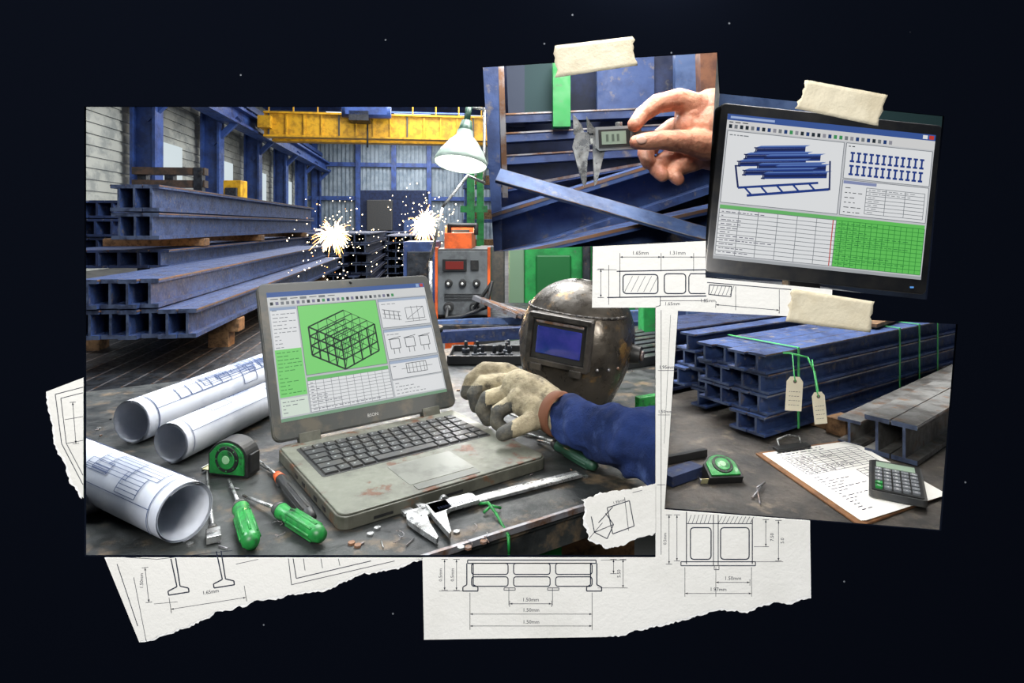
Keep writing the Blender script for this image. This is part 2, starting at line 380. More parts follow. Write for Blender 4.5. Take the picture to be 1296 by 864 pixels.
mb=MB(); p=ray(583,296,4.2); mb.box((p.x,4.2,.6),(.2,.2,1.2),orange); mb.box((p.x+.22,4.3,.55),(.18,.2,1.0),dgrey); mb.box((p.x,4.09,1.12),(.14,.01,.1),black); mb.build('orange_machine',bevel=.015)
mb=MB(); a,b=ray(663,0,3.9).x,ray(735,0,3.9).x
mb.box(((a+b)/2,3.95,.55),(b-a,.3,1.08),green); mb.box((a-.05,3.9,.6),(.1,.25,1.2),mat('pale_green',S(110,138,110),.6)); mb.box(((a+b)/2,3.79,.86),((b-a)*.6,.02,.3),mat('machine_green_dark',S(18,96,44),.5))
mb.box((b+.2,4.0,.7),(.3,.3,1.4),green); mb.box((b+.02,3.76,.75),(.05,.05,1.5),dsteel)
mb.build('green_press',bevel=.012)
mb=MB()
for i in range(5):
    mb.bar(ray(600+i*9,376+i*3,2.86),ray(655+i*7,400,2.75),.03,.02,rustm if i%2 else edge)
mb.build('angle_iron_offcuts')
mb=MB()
mb.bar(ray(540,412,2.85),ray(860,396,2.8),.045,.045,bluel); mb.bar(ray(540,427,2.6),ray(860,410,2.75),.05,.05,blued)
mb.bar(ray(560,422,2.72),ray(860,404,2.85),.02,.03,edge)
def side_plane(u,keep_left=True):
    d=V(((u-648)/F,1,0)); n=V((d.y,-d.x,0)).normalized()
    return (V((0,0,CZ)), n if keep_left else -n)
CA=[side_plane(834.5)]
mb.build('blue_tubes',clip=CA)
# sparks
sp_hot=mat('spark_hot',(1,.80,.52,1),em=6); sp=mat('spark_orange',(1,.42,.13,1),em=3.2); sp_w=mat('spark_core',(1,.93,.8,1),em=14)
def sparks(u,v,y,n,R,core):
    mb=MB(); c=ray(u,v,y); mb.sphere(c,core,sp_w)
    for i in range(n):
        d=V((random.gauss(0,1),random.gauss(0,.5),random.gauss(0,1))).normalized()
        L=R*random.uniform(.3,1); a=random.uniform(.02,.5)*L
        p=c+d*a; q=c+d*(a+random.uniform(.2,.5)*(L)); mid=(p+q)/2; q=q+V((0,0,-.14*(q-c).length))
        m=sp_hot if (q-c).length<R*.6 else sp
        r=random.uniform(.0010,.0026); mb.cyl(p,mid,r,r,m,4,smooth=False); mb.cyl(mid,q,r,r*.4,m,4,smooth=False)
        if random.random()<.55:
            e=c+d*R*random.uniform(.6,1.6)+V((0,0,-random.uniform(0,.14))); mb.sphere(e,random.uniform(.002,.005),m,seg=6,rings=4)
    mb.build('welding_sparks')
    l=bpy.data.lights.new('spark_light','POINT'); l.energy=22; l.color=(1,.7,.4); l.shadow_soft_size=.05
    o=bpy.data.objects.new('spark_light',l); o.location=c+V((0,-.12,0)); sc.collection.objects.link(o)
sparks(538,285,4.0,240,.20,.035); sparks(421,298,4.3,220,.23,.018)
# lamp
mb=MB(); y=2.2; c=ray(583,207,y); r=34/F*y; ax=V((.12,.25,1)).normalized()
mb.lathe([(r*.98,-.004),(r,0),(r*.98,.012),(r*.82,.045),(r*.55,.085),(r*.32,.11),(r*.3,.13)],c,ax,mat('lamp_shade',S(140,156,146),.35),32)
mb.lathe([(r*.96,0),(r*.8,.04),(r*.5,.08),(r*.1,.1)],c-ax*.001,ax,mat('lamp_inner',S(240,244,240),.4,em=.7),32)
mb.lathe([(0,-.004),(r*.93,-.004),(r*.93,.004),(0,.004)],c,ax,mat('lamp_diffuser',S(250,255,246),.4,em=2.2),32)
gd=mat('lamp_cap',S(40,74,60),.4)
mb.cyl(c+ax*.105,c+ax*.17,r*.33,r*.2,gd); mb.cyl(c+ax*.17,c+ax*.24,.012,.012,gd)
mb.tube([c+ax*.23,c+ax*.25+V((.05,.14,.0)),c+V((.08,.16,-.06)),ray(592,222,y+.1),ray(560,262,y+.12),ray(545,330,y+.2)],.006,steel)
b0=ray(545,330,y+.2); mb.cyl(b0,V((b0.x,b0.y,.77)),.008,.008,steel); mb.cyl(V((b0.x,b0.y,.77)),V((b0.x,b0.y,.79)),.05,.05,black)
mb.build('work_lamp')
# ---------------------------------------------------------------- work table
dt=V((.851,.525,0)); nt_=V((-.525,.851,0)); f0=V((-.12,.77,0))
def T(s,t,z): return f0+dt*s+nt_*t+V((0,0,z))
CT=[side_plane(834.5),(V((0,.715,0)),V((0,-1,0)))]
mb=MB()
mb.fbox(T(-1.4,0,.755),dt*3.2,nt_*1.16,V((0,0,.015)),tablem)
mb.fbox(T(-1.4,.004,.715),dt*3.2,nt_*.02,V((0,0,.04)),tablem)
mb.fbox(T(-1.4,-.004,.762),dt*3.2,nt_*.006,V((0,0,.0085)),edge)
mb.fbox(T(-1.4,1.13,.70),dt*3.2,nt_*.02,V((0,0,.055)),dsteel)
for s in (.22,1.7):
    for t in (.07,1.08): 
        mb.fbox(T(s,t,0),dt*.06,nt_*.06,V((0,0,.755)),green)
mb.fbox(T(-1.2,1.05,0),dt*.06,nt_*.06,V((0,0,.755)),green)
mb.fbox(T(-.2,.3,.2),dt*1.0,nt_*.6,V((0,0,.03)),wood)
mb.build('workbench',clip=CT)
mb=MB(); mb.fbox(T(.38,.32,.231),dt*.3,nt_*.3,V((0,0,.25)),wood); mb.build('wooden_crate',clip=CT,bevel=.004)
# bench debris: nuts, washers, swarf
mb=MB(); random.seed(5)
for i in range(75):
    u,v=random.choice([(random.uniform(230,420),random.uniform(600,698)),(random.uniform(440,620),random.uniform(662,696)),(random.uniform(610,820),random.uniform(545,606)),(random.uniform(120,330),random.uniform(498,560)),(random.uniform(560,820),random.uniform(468,540))])
    p=gp(u,v); k_=random.random(); a_=random.uniform(0,6.28); d_=V((math.cos(a_),math.sin(a_),0))
    if k_<.25: mb.cyl(p,p+V((0,0,.003)),.005,.005,random.choice([steel,rustm]),6,smooth=False)
    elif k_<.55: mb.cyl(p+V((0,0,.002)),p+d_*random.uniform(.006,.022)+V((0,0,.002)),.0011,.0008,random.choice([edge,rustm,steel]),6)
    elif k_<.75: 
        pts=[p+V((math.cos(q*.9+a_)*.004,math.sin(q*.9+a_)*.004,.001+q*.0008))+d_*q*.0015 for q in range(8)]; mb.tube(pts,.0005,edge,4)
    else: mb.box(p+V((0,0,.0012)),(random.uniform(.002,.006),random.uniform(.002,.005),.0024),random.choice([rustm,black,edge]),Matrix.Rotation(a_,3,'Z'))
mb.build('metal_debris')
# ---------------------------------------------------------------- laptop
e1=empty('laptop')
o=V((-.240,.826,.771)); ex=V((.809,.588,0)); ey=V((-.588,.809,0)); LW,LD=.376,.330; BT=.019
def L(s,t,z): return o+ex*s+ey*t+V((0,0,z))
mb=MB()
def rr(x0,y0,x1,y1,r,n=5):
    pts=[]
    for cx,cy,a0 in((x1-r,y1-r,0),(x0+r,y1-r,90),(x0+r,y0+r,180),(x1-r,y0+r,270)):
        for i in range(n+1):
            a=math.radians(a0+90*i/n); pts.append((cx+r*math.cos(a),cy+r*math.sin(a)))
    return pts
mb.slab([L(a,b,0) for a,b in rr(0,0,LW,LD,.018)],V((0,0,1)),BT,lapm)
mb.slab([L(a,b,BT) for a,b in rr(.003,.003,LW-.003,LD-.003,.016)],V((0,0,1)),.003,lappalm)
mb.build('base',bevel=.003,parent=e1)
KZ=BT+.0028
mb=MB(); kb0,kb1,kt0,kt1=.028,LW-.028,.148,.290
mb.slab([L(a,b,KZ) for a,b in rr(kb0-.004,kt0-.004,kb1+.004,kt1+.004,.006)],V((0,0,1)),.0006,black)
keym=mat('key_cap',S(36,38,40),.5,c2=S(56,54,50),scale=30,thr=(.48,.66))
rows=6; rh=(kt1-kt0)/rows
for r in range(rows):
    if r==0: ws=[1.2,1,1,1.1,5.6,1.1,1,1,1,1]
    elif r==5: ws=[1]*15
    else:
        ws=[1+.25*r*.8]+[1]*12+[1.6-.1*r]
        if r==1: ws=[2.1]+[1]*10+[1.7,1]
    tot=sum(ws); x=kb0
    for w_ in ws:
        kw=(kb1-kb0)*w_/tot; y0=kt0+r*rh; g=.0014; k0=KZ+.0006
        a=[L(x+g,y0+g,k0),L(x+kw-g,y0+g,k0),L(x+kw-g,y0+rh-g,k0),L(x+g,y0+rh-g,k0)]
        h=.0035;q=.0024
        b=[L(x+q,y0+q,k0+h),L(x+kw-q,y0+q,k0+h),L(x+kw-q,y0+rh-q,k0+h),L(x+q,y0+rh-q,k0+h)]
        mb.add(a+b,[(0,1,5,4),(1,2,6,5),(2,3,7,6),(3,0,4,7),(4,5,6,7)],keym)
        lm=PR(160,166,166); cx=x+kw*.42
        mb.add([L(cx-.0016,y0+rh*.5,k0+h+.0002),L(cx+.0016,y0+rh*.5,k0+h+.0002),L(cx+.0016,y0+rh*.5+.0028,k0+h+.0002),L(cx-.0016,y0+rh*.5+.0028,k0+h+.0002)],[(0,1,2,3)],lm)
        x+=kw
mb.build('keyboard',parent=e1)
mb=MB(); mb.slab([L(a,b,KZ) for a,b in rr(.125,.035,.245,.122,.004)],V((0,0,1)),.0007,mat('touchpad',S(116,118,110),.35,.3,c2=S(94,94,88),scale=16))
mb.slab([L(a,b,KZ) for a,b in rr(.128,.012,.242,.031,.002)],V((0,0,1)),.0012,mat('pad_button',S(90,92,86),.4,.2))
for t in (.06,.10,.16,.2): mb.fbox(L(-.0006,t,.006),ex*.001,ey*.014,V((0,0,.006)),black)
mb.fbox(L(.05,-.0006,.005),ex*.03,ey*.001,V((0,0,.004)),black); mb.fbox(L(.16,-.0006,.005),ex*.04,ey*.001,V((0,0,.004)),black)
mb.build('touchpad',parent=e1)
LH=.312; ld=(ey*.135+V((0,0,.278))).normalized(); ln=ex.cross(ld).normalized(); lo=L(-.003,LD-.004,BT+.010)
LWW=LW+.012
def Lid(x,y,off): return lo+ex*(x-.003)+ld*y+ln*off
mb=MB(); mb.slab([Lid(a,b,-.012) for a,b in rr(0,0,LWW,LH,.016)],ln,.012,bez)
mb.slab([Lid(a,b,0) for a,b in rr(.002,.002,LWW-.002,LH-.002,.014)],ln,.0015,bez)
for a in (.045,LWW-.085): mb.fbox(Lid(a,-.014,-.014),ex*.04,ld*.022,ln*.018,lapm)
mb.sphere(Lid(LWW*.5,LH-.009,.0018),(.0035,.0015,.0035),black)
mb.build('lid',bevel=.0015,parent=e1)
mb=MB(); SW,SH=236.0,172.0; sx0,sx1,sy0,sy1=.017,LWW-.017,.034,LH-.020
def lf(x,y,l): return Lid(sx0+(sx1-sx0)*x/SW, sy1-(sy1-sy0)*y/SH, .0016+.00018*l)
c=Canvas(mb,lf)
W_=EM(236,238,240); G_=EM(196,200,204); GR=EM(128,222,120); NV=EM(24,60,120); DK=EM(26,40,50); ml=EM(120,126,132); rd=EM(200,60,50)
c.rect(0,0,SW,SH,G_,0); c.rect(0,0,SW,7,EM(52,92,160),1); c.rect(0,7,SW,20,EM(218,220,220),1)
for i in range(7): c.rect(4+i*13,8.5,13+i*13,12,ml,2) if i%2 else c.line(4+i*13,10,14+i*13,10,DK,1)
for i in range(26): c.rect(3+i*7.0,14,7+i*7.0,18.5,random.choice([NV,ml,EM(60,150,90),EM(120,120,150),DK]),2)
c.rect(222,1,227,6,EM(150,180,220),2); c.rect(229,1,234,6,rd,2)
c.rect(2,22,36,80,W_,1); c.rect(2,80,36,142,GR,1); c.dashes(3,24,35,80,11,ml); c.dashes(3,82,35,140,12,EM(60,140,70))
c.rect(2,22,36,26,EM(150,170,200),2)
c.rect(38,22,152,118,GR,1); c.frame(38,22,152,118,ml,.8)
def iso(i,j,k): return (49+i*10.5+j*14.5, 53+i*6.2-j*5.4+(3-k)*13.2)
lk=EM(16,44,34); lk2=EM(34,92,58)
for i in (0,1,2,3,4):
    for j in range(5):
        a=iso(i,j*.9,0); b=iso(i,j*.9,3); e_=(j==0 or i==4); c.line(a[0],a[1],b[0],b[1],lk if e_ else lk2,2.2 if e_ else .9,3)
for k in range(4):
    for i in (0,2,4): a=iso(i,0,k); b=iso(i,3.6,k); c.line(a[0],a[1],b[0],b[1],lk,2.0 if i in(0,4) else .8,3)
    for j in (0,2,4): a=iso(0,j*.9,k); b=iso(4,j*.9,k); c.line(a[0],a[1],b[0],b[1],lk,2.2 if j==0 else .8,3)
for i in range(5):
    a=iso(i,0,3); b=iso(i,3.6,3); c.line(a[0],a[1],b[0],b[1],lk,1.3,3)
for i in (0,3):
    a=iso(i,0,0); b=iso(i+1,0,3); c.line(a[0],a[1],b[0],b[1],lk,.9,3)
for j in (0,3):
    a=iso(4,j*.9,0); b=iso(4,(j+1)*.9,3); c.line(a[0],a[1],b[0],b[1],lk,.9,3)
for (y0,y1) in ((22,66),(69,113),(116,142)):
    c.rect(155,y0,234,y1,W_,1); c.rect(155,y0,234,y0+4,EM(170,186,210),2); c.frame(155,y0,234,y1,ml,.8)
    c.dashes(158,y0+6,185,y0+10,1,ml)
def mini(x,y,s):
    for i in range(4): c.line(x+i*8*s,y+2*i,x+i*8*s,y+14*s+2*i,DK,.9,3)
    c.line(x-3,y,x+28*s,y+6,DK,.9,3); c.line(x-3,y+7*s,x+28*s,y+7*s+6,DK,.7,3); c.line(x-4,y+14*s,x+28*s,y+20*s,DK,.6,3)
mini(162,38,.9); c.frame(196,38,226,56,DK,.7); c.line(196,56,226,38,DK,.6); c.line(192,60,228,60,DK,.6); c.line(206,36,206,60,DK,.6);c.line(216,36,216,60,DK,.6)
for x in (162,186,210): c.frame(x,84,x+15,98,DK,.9); c.line(x-2,84,x+18,81,DK,.8); c.line(x+4,98,x+4,106,DK,.8); c.line(x+12,98,x+12,106,DK,.8)
c.frame(180,122,212,136,DK,.8)
for i in range(5): c.line(184+i*6,122,184+i*6,136,DK,.6)
c.line(172,129,222,129,DK,.5)
c.rect(38,121,152,166,W_,1); c.rect(38,121,152,126,EM(110,196,110),2); c.grid(38,126,152,166,11,9,ml,.5,3); c.dashes(40,127,150,165,9,EM(90,96,110),.8,4)
c.rect(155,144,234,166,W_,1); c.dashes(157,146,232,165,4,ml); c.rect(2,144,36,166,EM(222,236,222),1); c.dashes(3,146,34,164,4,ml)
c.rect(0,168,SW,SH,EM(120,160,130),2)
c.text('BSON',118,184,6,PR(190,190,186),2)
mb.build('screen',parent=e1)
# ---------------------------------------------------------------- blueprint rolls
def roll(p0,p1,r,seed=0):
    random.seed(seed); mb=MB(); p0=V(p0)+V((0,0,r+.001)); p1=V(p1)+V((0,0,r+.001)); x,y,z=frame(p0,p1); Ln=(p1-p0).length
    seg=72; turns=2.6; A=[];B=[]; N=int(seg*turns)
    for i in range(N+1):
        t=2*math.pi*i/seg; rr_=r-(.0022*(turns*2*math.pi-t)/(2*math.pi))
        d=x*math.cos(t+1)+y*math.sin(t+1); A.append(p0+d*rr_); B.append(p1+d*rr_)
    for i in range(N): mb.add([A[i],A[i+1],B[i+1],B[i]],[(0,1,2,3)],rollp,True)
    def fn(a,b,l):
        t=math.radians(b); return p0+z*(Ln*a/100)+(x*math.cos(t)+y*math.sin(t))*(r+.0006+.0001*l)
    c=Canvas(mb,fn); ik=PR(70,84,116)
    def ring(a,b0,b1):
        k=int((b1-b0)/6)
        for i in range(k): c.poly([(a-.2,b0+i*6),(a+.2,b0+i*6),(a+.2,b0+i*6+6),(a-.2,b0+i*6+6)],ik,1)
    def lng(b,a0,a1): c.poly([(a0,b-.7),(a1,b-.7),(a1,b+.7),(a0,b+.7)],ik,1)
    for k in range(11):
        a0=random.uniform(6,70); a1=a0+random.uniform(8,30); b0=random.uniform(-10,150); b1=b0+random.choice([24,36,48])
        ring(a0,b0,b1); ring(a1,b0,b1); lng(b0,a0,a1); lng(b1,a0,a1)
        for q in range(random.randint(1,5)): lng(b0+(b1-b0)*(q+1)/6,a0,a1)
        if random.random()<.6:
            for q in range(4): ring(a0+(a1-a0)*(q+1)/5,b0,b0+int((b1-b0)/6)*6)
    ring(4,-30,210); ring(96,-30,210); lng(20,4,96); lng(150,4,96)
    return mb.build('blueprint_roll')
roll(gp(166,562),gp(380,468),.043,1)
roll(gp(216,587),gp(372,508),.037,2)
roll(gp(234,686),gp(40,592),.040,3)
mb=MB(); a=gp(96,655)+V((0,0,.021)); b=gp(130,646)+V((0,0,.021)); mb.cyl(a,b,.02,.02,edge,24); mb.cyl(b,b+(b-a)*.1,.021,.021,rustm,24); mb.build('steel_pipe',clip=[(V((0,.715,0)),V((0,-1,0)))])
# ---------------------------------------------------------------- tape measures
def tape_measure(base,s,yaw,flat=False,parent=None):
    mb=MB(); R=Matrix.Rotation(yaw,3,'Z')
    if flat: R=R@Matrix.Rotation(math.radians(-62),3,'X')
    P=lambda x,y,z: base+R@V((x*s,y*s,z*s))
    out=[(-.5,0),(.5,0),(.5,.35)]+[(.5*math.cos(a),.38+.42*math.sin(a)) for a in [math.radians(q) for q in range(8,130,10)]]+[(-.5,.5)]
    mb.slab([P(x,-.22,z) for x,z in out],R@V((0,1,0))*s,.44,black)
    inn=[(x*.86,.06+z*.86) for x,z in out]
    mb.slab([P(x,-.27,z) for x,z in inn],R@V((0,1,0))*s,.54,greenp)
    mb.cyl(P(.02,-.25,.4),P(.02,-.30,.4),.30*s,.29*s,black,28); mb.cyl(P(.02,-.3,.4),P(.02,-.315,.4),.22*s,.21*s,greenp,28); mb.cyl(P(.02,-.31,.4),P(.02,-.325,.4),.10*s,.09*s,mat('tape_hub',S(150,200,150),.5),20)
    for q in range(8):
        a=q*math.pi/4; mb.box(P(.02+.26*math.cos(a),-.3,.4+.26*math.sin(a)),(.03*s,.02*s,.03*s),greenp,R)
    mb.box(P(-.6,0,.06),(.28*s,.26*s,.02*s),mat('tape_blade',S(200,196,150),.4,.3),R); mb.box(P(-.74,0,.05),(.02*s,.28*s,.1*s),steel,R)
    mb.box(P(.52,0,.3),(.06*s,.3*s,.4*s),black,R)
    return mb.build('tape_measure',bevel=.02*s)
tape_measure(gp(293,602)+V((0,.01,.002)),.076,math.radians(-12))
# ---------------------------------------------------------------- hand tools
def screwdriver(name,tip,neck,end,r,mh,shaft=.0028,band=None,z=.77):
    a=gp(*tip,z)+V((0,0,.004)); b=gp(*neck,z)+V((0,0,r+.002)); c_=gp(*end,z)+V((0,0,r+.002)); mb=MB()
    d=(c_-b); Ln=d.length; d.normalize()
    mb.cyl(a,b+d*.01,shaft*.8,shaft,steel,12)
    prof=[(0,0),(r*.5,0),(r*.62,Ln*.05),(r*.95,Ln*.14),(r*.8,Ln*.25),(r*.98,Ln*.4),(r,Ln*.7),(r*.97,Ln*.9),(r*.75,Ln*.98),(0,Ln)]
    mb.lathe(prof,b,d,mh,20)
    x,y,zz=frame(b,b+d)
    for i in range(8):
        t=i*math.pi/4; p=x*math.cos(t)*r*.93+y*math.sin(t)*r*.93; mb.cyl(b+p+d*Ln*.35,b+p+d*Ln*.88,r*.16,r*.16,mh,8)
    if band: mb.cyl(b+d*Ln*.02,b+d*Ln*.13,r*.75,r*.98,band,20)
    mb.build(name)
screwdriver('screwdriver',(290,610),(303,650),(319,702),.0125,greenp,band=dgrey)
screwdriver('screwdriver',(308,630),(349,654),(408,692),.012,greenp,band=dgrey)
screwdriver('screwdriver',(324,582),(350,608),(396,666),.009,black,shaft=.002,band=orange)
screwdriver('screwdriver',(680,560),(700,569),(754,600),.011,mat('dark_green_grip',S(28,66,48),.5),shaft=.003,band=black)
mb=MB(); a=gp(262,600)+V((0,0,.004)); b=gp(269,672)+V((0,0,.006)); mb.cyl(a,b,.0015,.003,steel,10); d=(b-a).normalized()
mb.cyl(b,b+d*.012,.006,.007,dgrey,12); mb.bar(b+d*.012,b+d*.04,.018,.010,steel); mb.build('scriber',bevel=.001)
mb=MB(); mb.tube([gp(310,582)+V((0,0,.004)),gp(330,592)+V((0,0,.006)),gp(345,600)+V((0,0,.004)),gp(352,618)+V((0,0,.004))],.002,dgrey); mb.build('wire_hook')
mb=MB(); a=gp(612,524)+V((0,0,.03)); b=gp(692,550)+V((0,0,.006)); mb.cyl(a,b,.001,.004,steel,12); mb.cyl(b,b+(b-a)*.15,.004,.004,steel,12); mb.build('scriber')
mb=MB(); a=gp(655,548)+V((0,0,.004)); b=gp(706,563)+V((0,0,.004)); mb.cyl(a,b,.003,.003,steel,10); mb.build('steel_rod')
# ---------------------------------------------------------------- vernier caliper
lcd=mat('lcd_grey',S(120,134,120),.3,em=.15)
def caliper(name,O,X,Y,N,Lb,digital=True,clip=None,sc_=1.0):
    mb=MB(); P=lambda x,y,n=0: O+X*(x*sc_)+Y*(y*sc_)+N*(n*sc_)
    mb.slab([P(a,b,0) for a,b in((0,-.008),(Lb,-.008),(Lb,.008),(0,.008))],N*sc_,.0035,steel)
    mb.slab([P(a,b,.0035) for a,b in((.01,-.0062),(Lb-.004,-.0062),(Lb-.004,.001),(.01,.001))],N*sc_,.0003,mat('scale_face',S(200,202,198),.45,.4))
    mb.slab([P(a,b,-.001) for a,b in((-.010,.010),(.008,.010),(.008,-.012),(.004,-.030),(.001,-.062),(-.003,-.066),(-.012,-.03),(-.016,-.010))],N*sc_,.006,steel)
    mb.slab([P(a,b,-.001) for a,b in((-.013,.008),(.002,.008),(-.001,.020),(-.010,.034),(-.013,.036))],N*sc_,.004,steel)
    g=.012
    mb.slab([P(a+g,b,.001) for a,b in((.002,.010),(.028,.010),(.028,-.010),(.018,-.016),(.012,-.034),(.004,-.062),(0,-.066),(0,-.02))],N*sc_,.006,steel)
    mb.slab([P(a+g,b,.001) for a,b in((-.006,.008),(.010,.008),(.002,.018),(-.006,.032))],N*sc_,.004,steel)
    if digital:
        mb.slab([P(a+g,b,.004) for a,b in((.004,.015),(.066,.015),(.068,.012),(.068,-.014),(.064,-.018),(.008,-.018),(.004,-.014))],N*sc_,.009,mat('caliper_housing',S(150,154,156),.35,.5))
        mb.slab([P(a+g,b,.013) for a,b in((.008,.011),(.052,.011),(.052,-.014),(.008,-.014))],N*sc_,.0012,black)
        mb.slab([P(a+g,b,.0142) for a,b in((.012,.008),(.046,.008),(.046,-.010),(.012,-.010))],N*sc_,.0006,lcd)
        for dy in (.008,0,-.009): mb.cyl(P(.059+g,dy,.013),P(.059+g,dy,.0152),.0028*sc_,.0026*sc_,black,12)
        for dx in (.018,.026,.033): mb.slab([P(a,b,.0148) for a,b in((dx+g,.004),(dx+g+.0035,.004),(dx+g+.0035,-.006),(dx+g,-.006))],N*sc_,.0002,mat('lcd_ink',S(74,86,76),.5))
        mb.cyl(P(.05,.014,.008),P(.05,.021,.008),.005*sc_,.005*sc_,steel,12)
    else:
        mb.slab([P(a+g,b,.003) for a,b in((.004,.012),(.060,.012),(.064,.009),(.064,-.011),(.030,-.013),(.004,-.016))],N*sc_,.004,steel)
        for i in range(14): mb.slab([P(a+g,b,.007) for a,b in((.012+i*.0034,-.003),(.0127+i*.0034,-.003),(.0127+i*.0034,-.010),(.012+i*.0034,-.010))],N*sc_,.0001,ink)
        mb.cyl(P(.04,.012,.004),P(.04,.018,.004),.006*sc_,.006*sc_,steel,16)
    for i in range(int((Lb-.09)/.0025)):
        x=.09+i*.0025; hh=.006 if i%4==0 else .003
        mb.slab([P(a,b,.0038) for a,b in((x,-.006),(x+.0005,-.006),(x+.0005,-.006+hh),(x,-.006+hh))],N*sc_,.0001,ink)
    return mb.build(name,bevel=.0006,clip=clip)
a=gp(528,657)+V((0,0,.004)); b=gp(733,604)+V((0,0,.004)); X=(b-a).normalized(); Yv=V((-X.y,X.x,0))
caliper('vernier_caliper',a,X,Yv,V((0,0,1)),(b-a).length/1.25,False,sc_=1.25)
mb=MB()
pts=[gp(606,640)+V((0,0,.003)),gp(618,646)+V((0,0,.012)),gp(628,655)+V((0,0,.006)),T(.13,-.008,.765),T(.13,-.01,.74),T(.125,-.012,.715),T(.132,-.012,.69)]
mb.tube(pts,.0022,greenp); mb.tube([gp(612,652)+V((0,0,.004)),gp(622,648)+V((0,0,.01)),gp(634,646)+V((0,0,.004))],.002,greenp); mb.build('green_wire_tie')
# tray with small parts
mb=MB(); c0=ray(618,452,1.9); c0.z=.772
mb.box(c0+V((0,0,.004)),(.24,.16,.008),black)
for dx,dy,sx,sy in((0,-.08,.24,.008),(0,.08,.24,.008),(-.12,0,.008,.16),(.12,0,.008,.16)): mb.box(c0+V((dx,dy,.014)),(sx,sy,.028),black)
for i in range(9):
    p=c0+V((random.uniform(-.09,.09),random.uniform(-.05,.05),.012)); mb.cyl(p,p+V((0,0,.016)),.014,.014,dsteel,6); mb.cyl(p+V((0,0,.016)),p+V((0,0,.04)),.006,.006,dsteel,8)
mb.build('parts_tray',bevel=.002)
mb=MB()
for i in range(7):
    p=T(.9,0.62+i*.055,.785); mb.bar(p,p+dt*1.0,.035,.028,dsteel if i%2 else tablem)
mb.build('flat_bars',clip=CA,bevel=.002)
mb=MB()
p=ray(824,440,2.3); mb.box((p.x,2.3,.91),(.08,.1,.28),green); mb.box((p.x-.03,2.25,1.0),(.1,.03,.05),green); mb.bar(gp(806,520)+V((0,0,.018)),gp(834,516)+V((0,0,.018)),.02,.03,greenp)
mb.build('green_clamp',clip=CA,bevel=.003)
# ---------------------------------------------------------------- welding helmet
hc=ray(731,427,1.42); hc.z+=.002; yaw=math.radians(-24); HRm=Matrix.Rotation(yaw,3,'Z')@Matrix.Rotation(math.radians(6),3,'Y')
e2=empty('welding_helmet'); mb=MB()
def hs(th,t):
    if t<.5:
        ph=t/.5*math.pi/2; r=math.sin(ph)**.85; z=.138*math.cos(ph)
    else:
        q=(t-.5)/.5; z=-.155*q; r=1-.33*q**1.6
    fx=math.sin(th); fy=-math.cos(th)
    e=.82
    x=.132*r*math.copysign(abs(fx)**e,fx); y=.138*r*math.copysign(abs(fy)**e,fy)
    if fy<0 and t>.5: y-=.012*math.sin((t-.5)*math.pi)
    return V((x,y,z))
nth,ntt=56,28; vs=[];fs=[]
for j in range(ntt+1):
    for i in range(nth): vs.append(hc+HRm@hs(2*math.pi*i/nth,max(j/ntt,.004)))
for j in range(ntt):
    for i in range(nth):
        th=2*math.pi*(i+.5)/nth
        if j/ntt>.62 and math.cos(th)<-.35: continue
        fs.append((j*nth+i,j*nth+(i+1)%nth,(j+1)*nth+(i+1)%nth,(j+1)*nth+i))
mb.add(vs,fs,helm,True)
sh=mb.build('shell',parent=e2); md=sh.modifiers.new('s','SOLIDIFY'); md.thickness=.004
mb=MB()
hp=lambda x,y,z: hc+HRm@V((x,y,z))
def hb(x,y,z,sx,sy,sz,m): mb.box(hp(x,y,z),(sx,sy,sz),m,HRm)
ox=.004
vf=mat('visor_frame',S(76,72,68),.4,.5,c2=S(44,42,40),scale=20)
hb(ox,-.128,.016,.132,.04,.108,helm)
hb(ox,-.148,.066,.142,.02,.012,vf); hb(ox,-.148,-.034,.142,.02,.013,vf); hb(ox-.067,-.148,.016,.012,.02,.108,vf); hb(ox+.067,-.148,.016,.012,.02,.108,vf)
hb(ox,-.146,.016,.124,.012,.092,black); hb(ox,-.153,.014,.102,.004,.060,glassb)
hb(ox,-.154,.054,.108,.006,.006,edge)
hb(ox-.045,-.152,-.045,.026,.018,.016,vf); hb(ox+.045,-.152,-.045,.026,.018,.016,vf)
mb.build('visor_window',bevel=.003,parent=e2)
mb=MB()
for sx in(-1,1):
    mb.cyl(hp(.122*sx,.02,-.02),hp(.150*sx,.02,-.02),.024,.02,black,20); mb.cyl(hp(.15*sx,.02,-.02),hp(.156*sx,.02,-.02),.012,.012,edge,16)
for a_ in (-.5,.0,.5):
    q=hs(.9+a_*.5,.62); mb.sphere(hc+HRm@(q*1.01),.004,edge,seg=10,rings=6)
mb.build('pivot_knobs',bevel=.001,parent=e2)
mb=MB(); pts=[]
for i in range(17):
    th=math.radians(-80+i*10); p=hs(th,.33); pts.append(hc+HRm@(p*1.01))
mb.tube(pts,.0035,vf); mb.build('brow_rim',parent=e2)
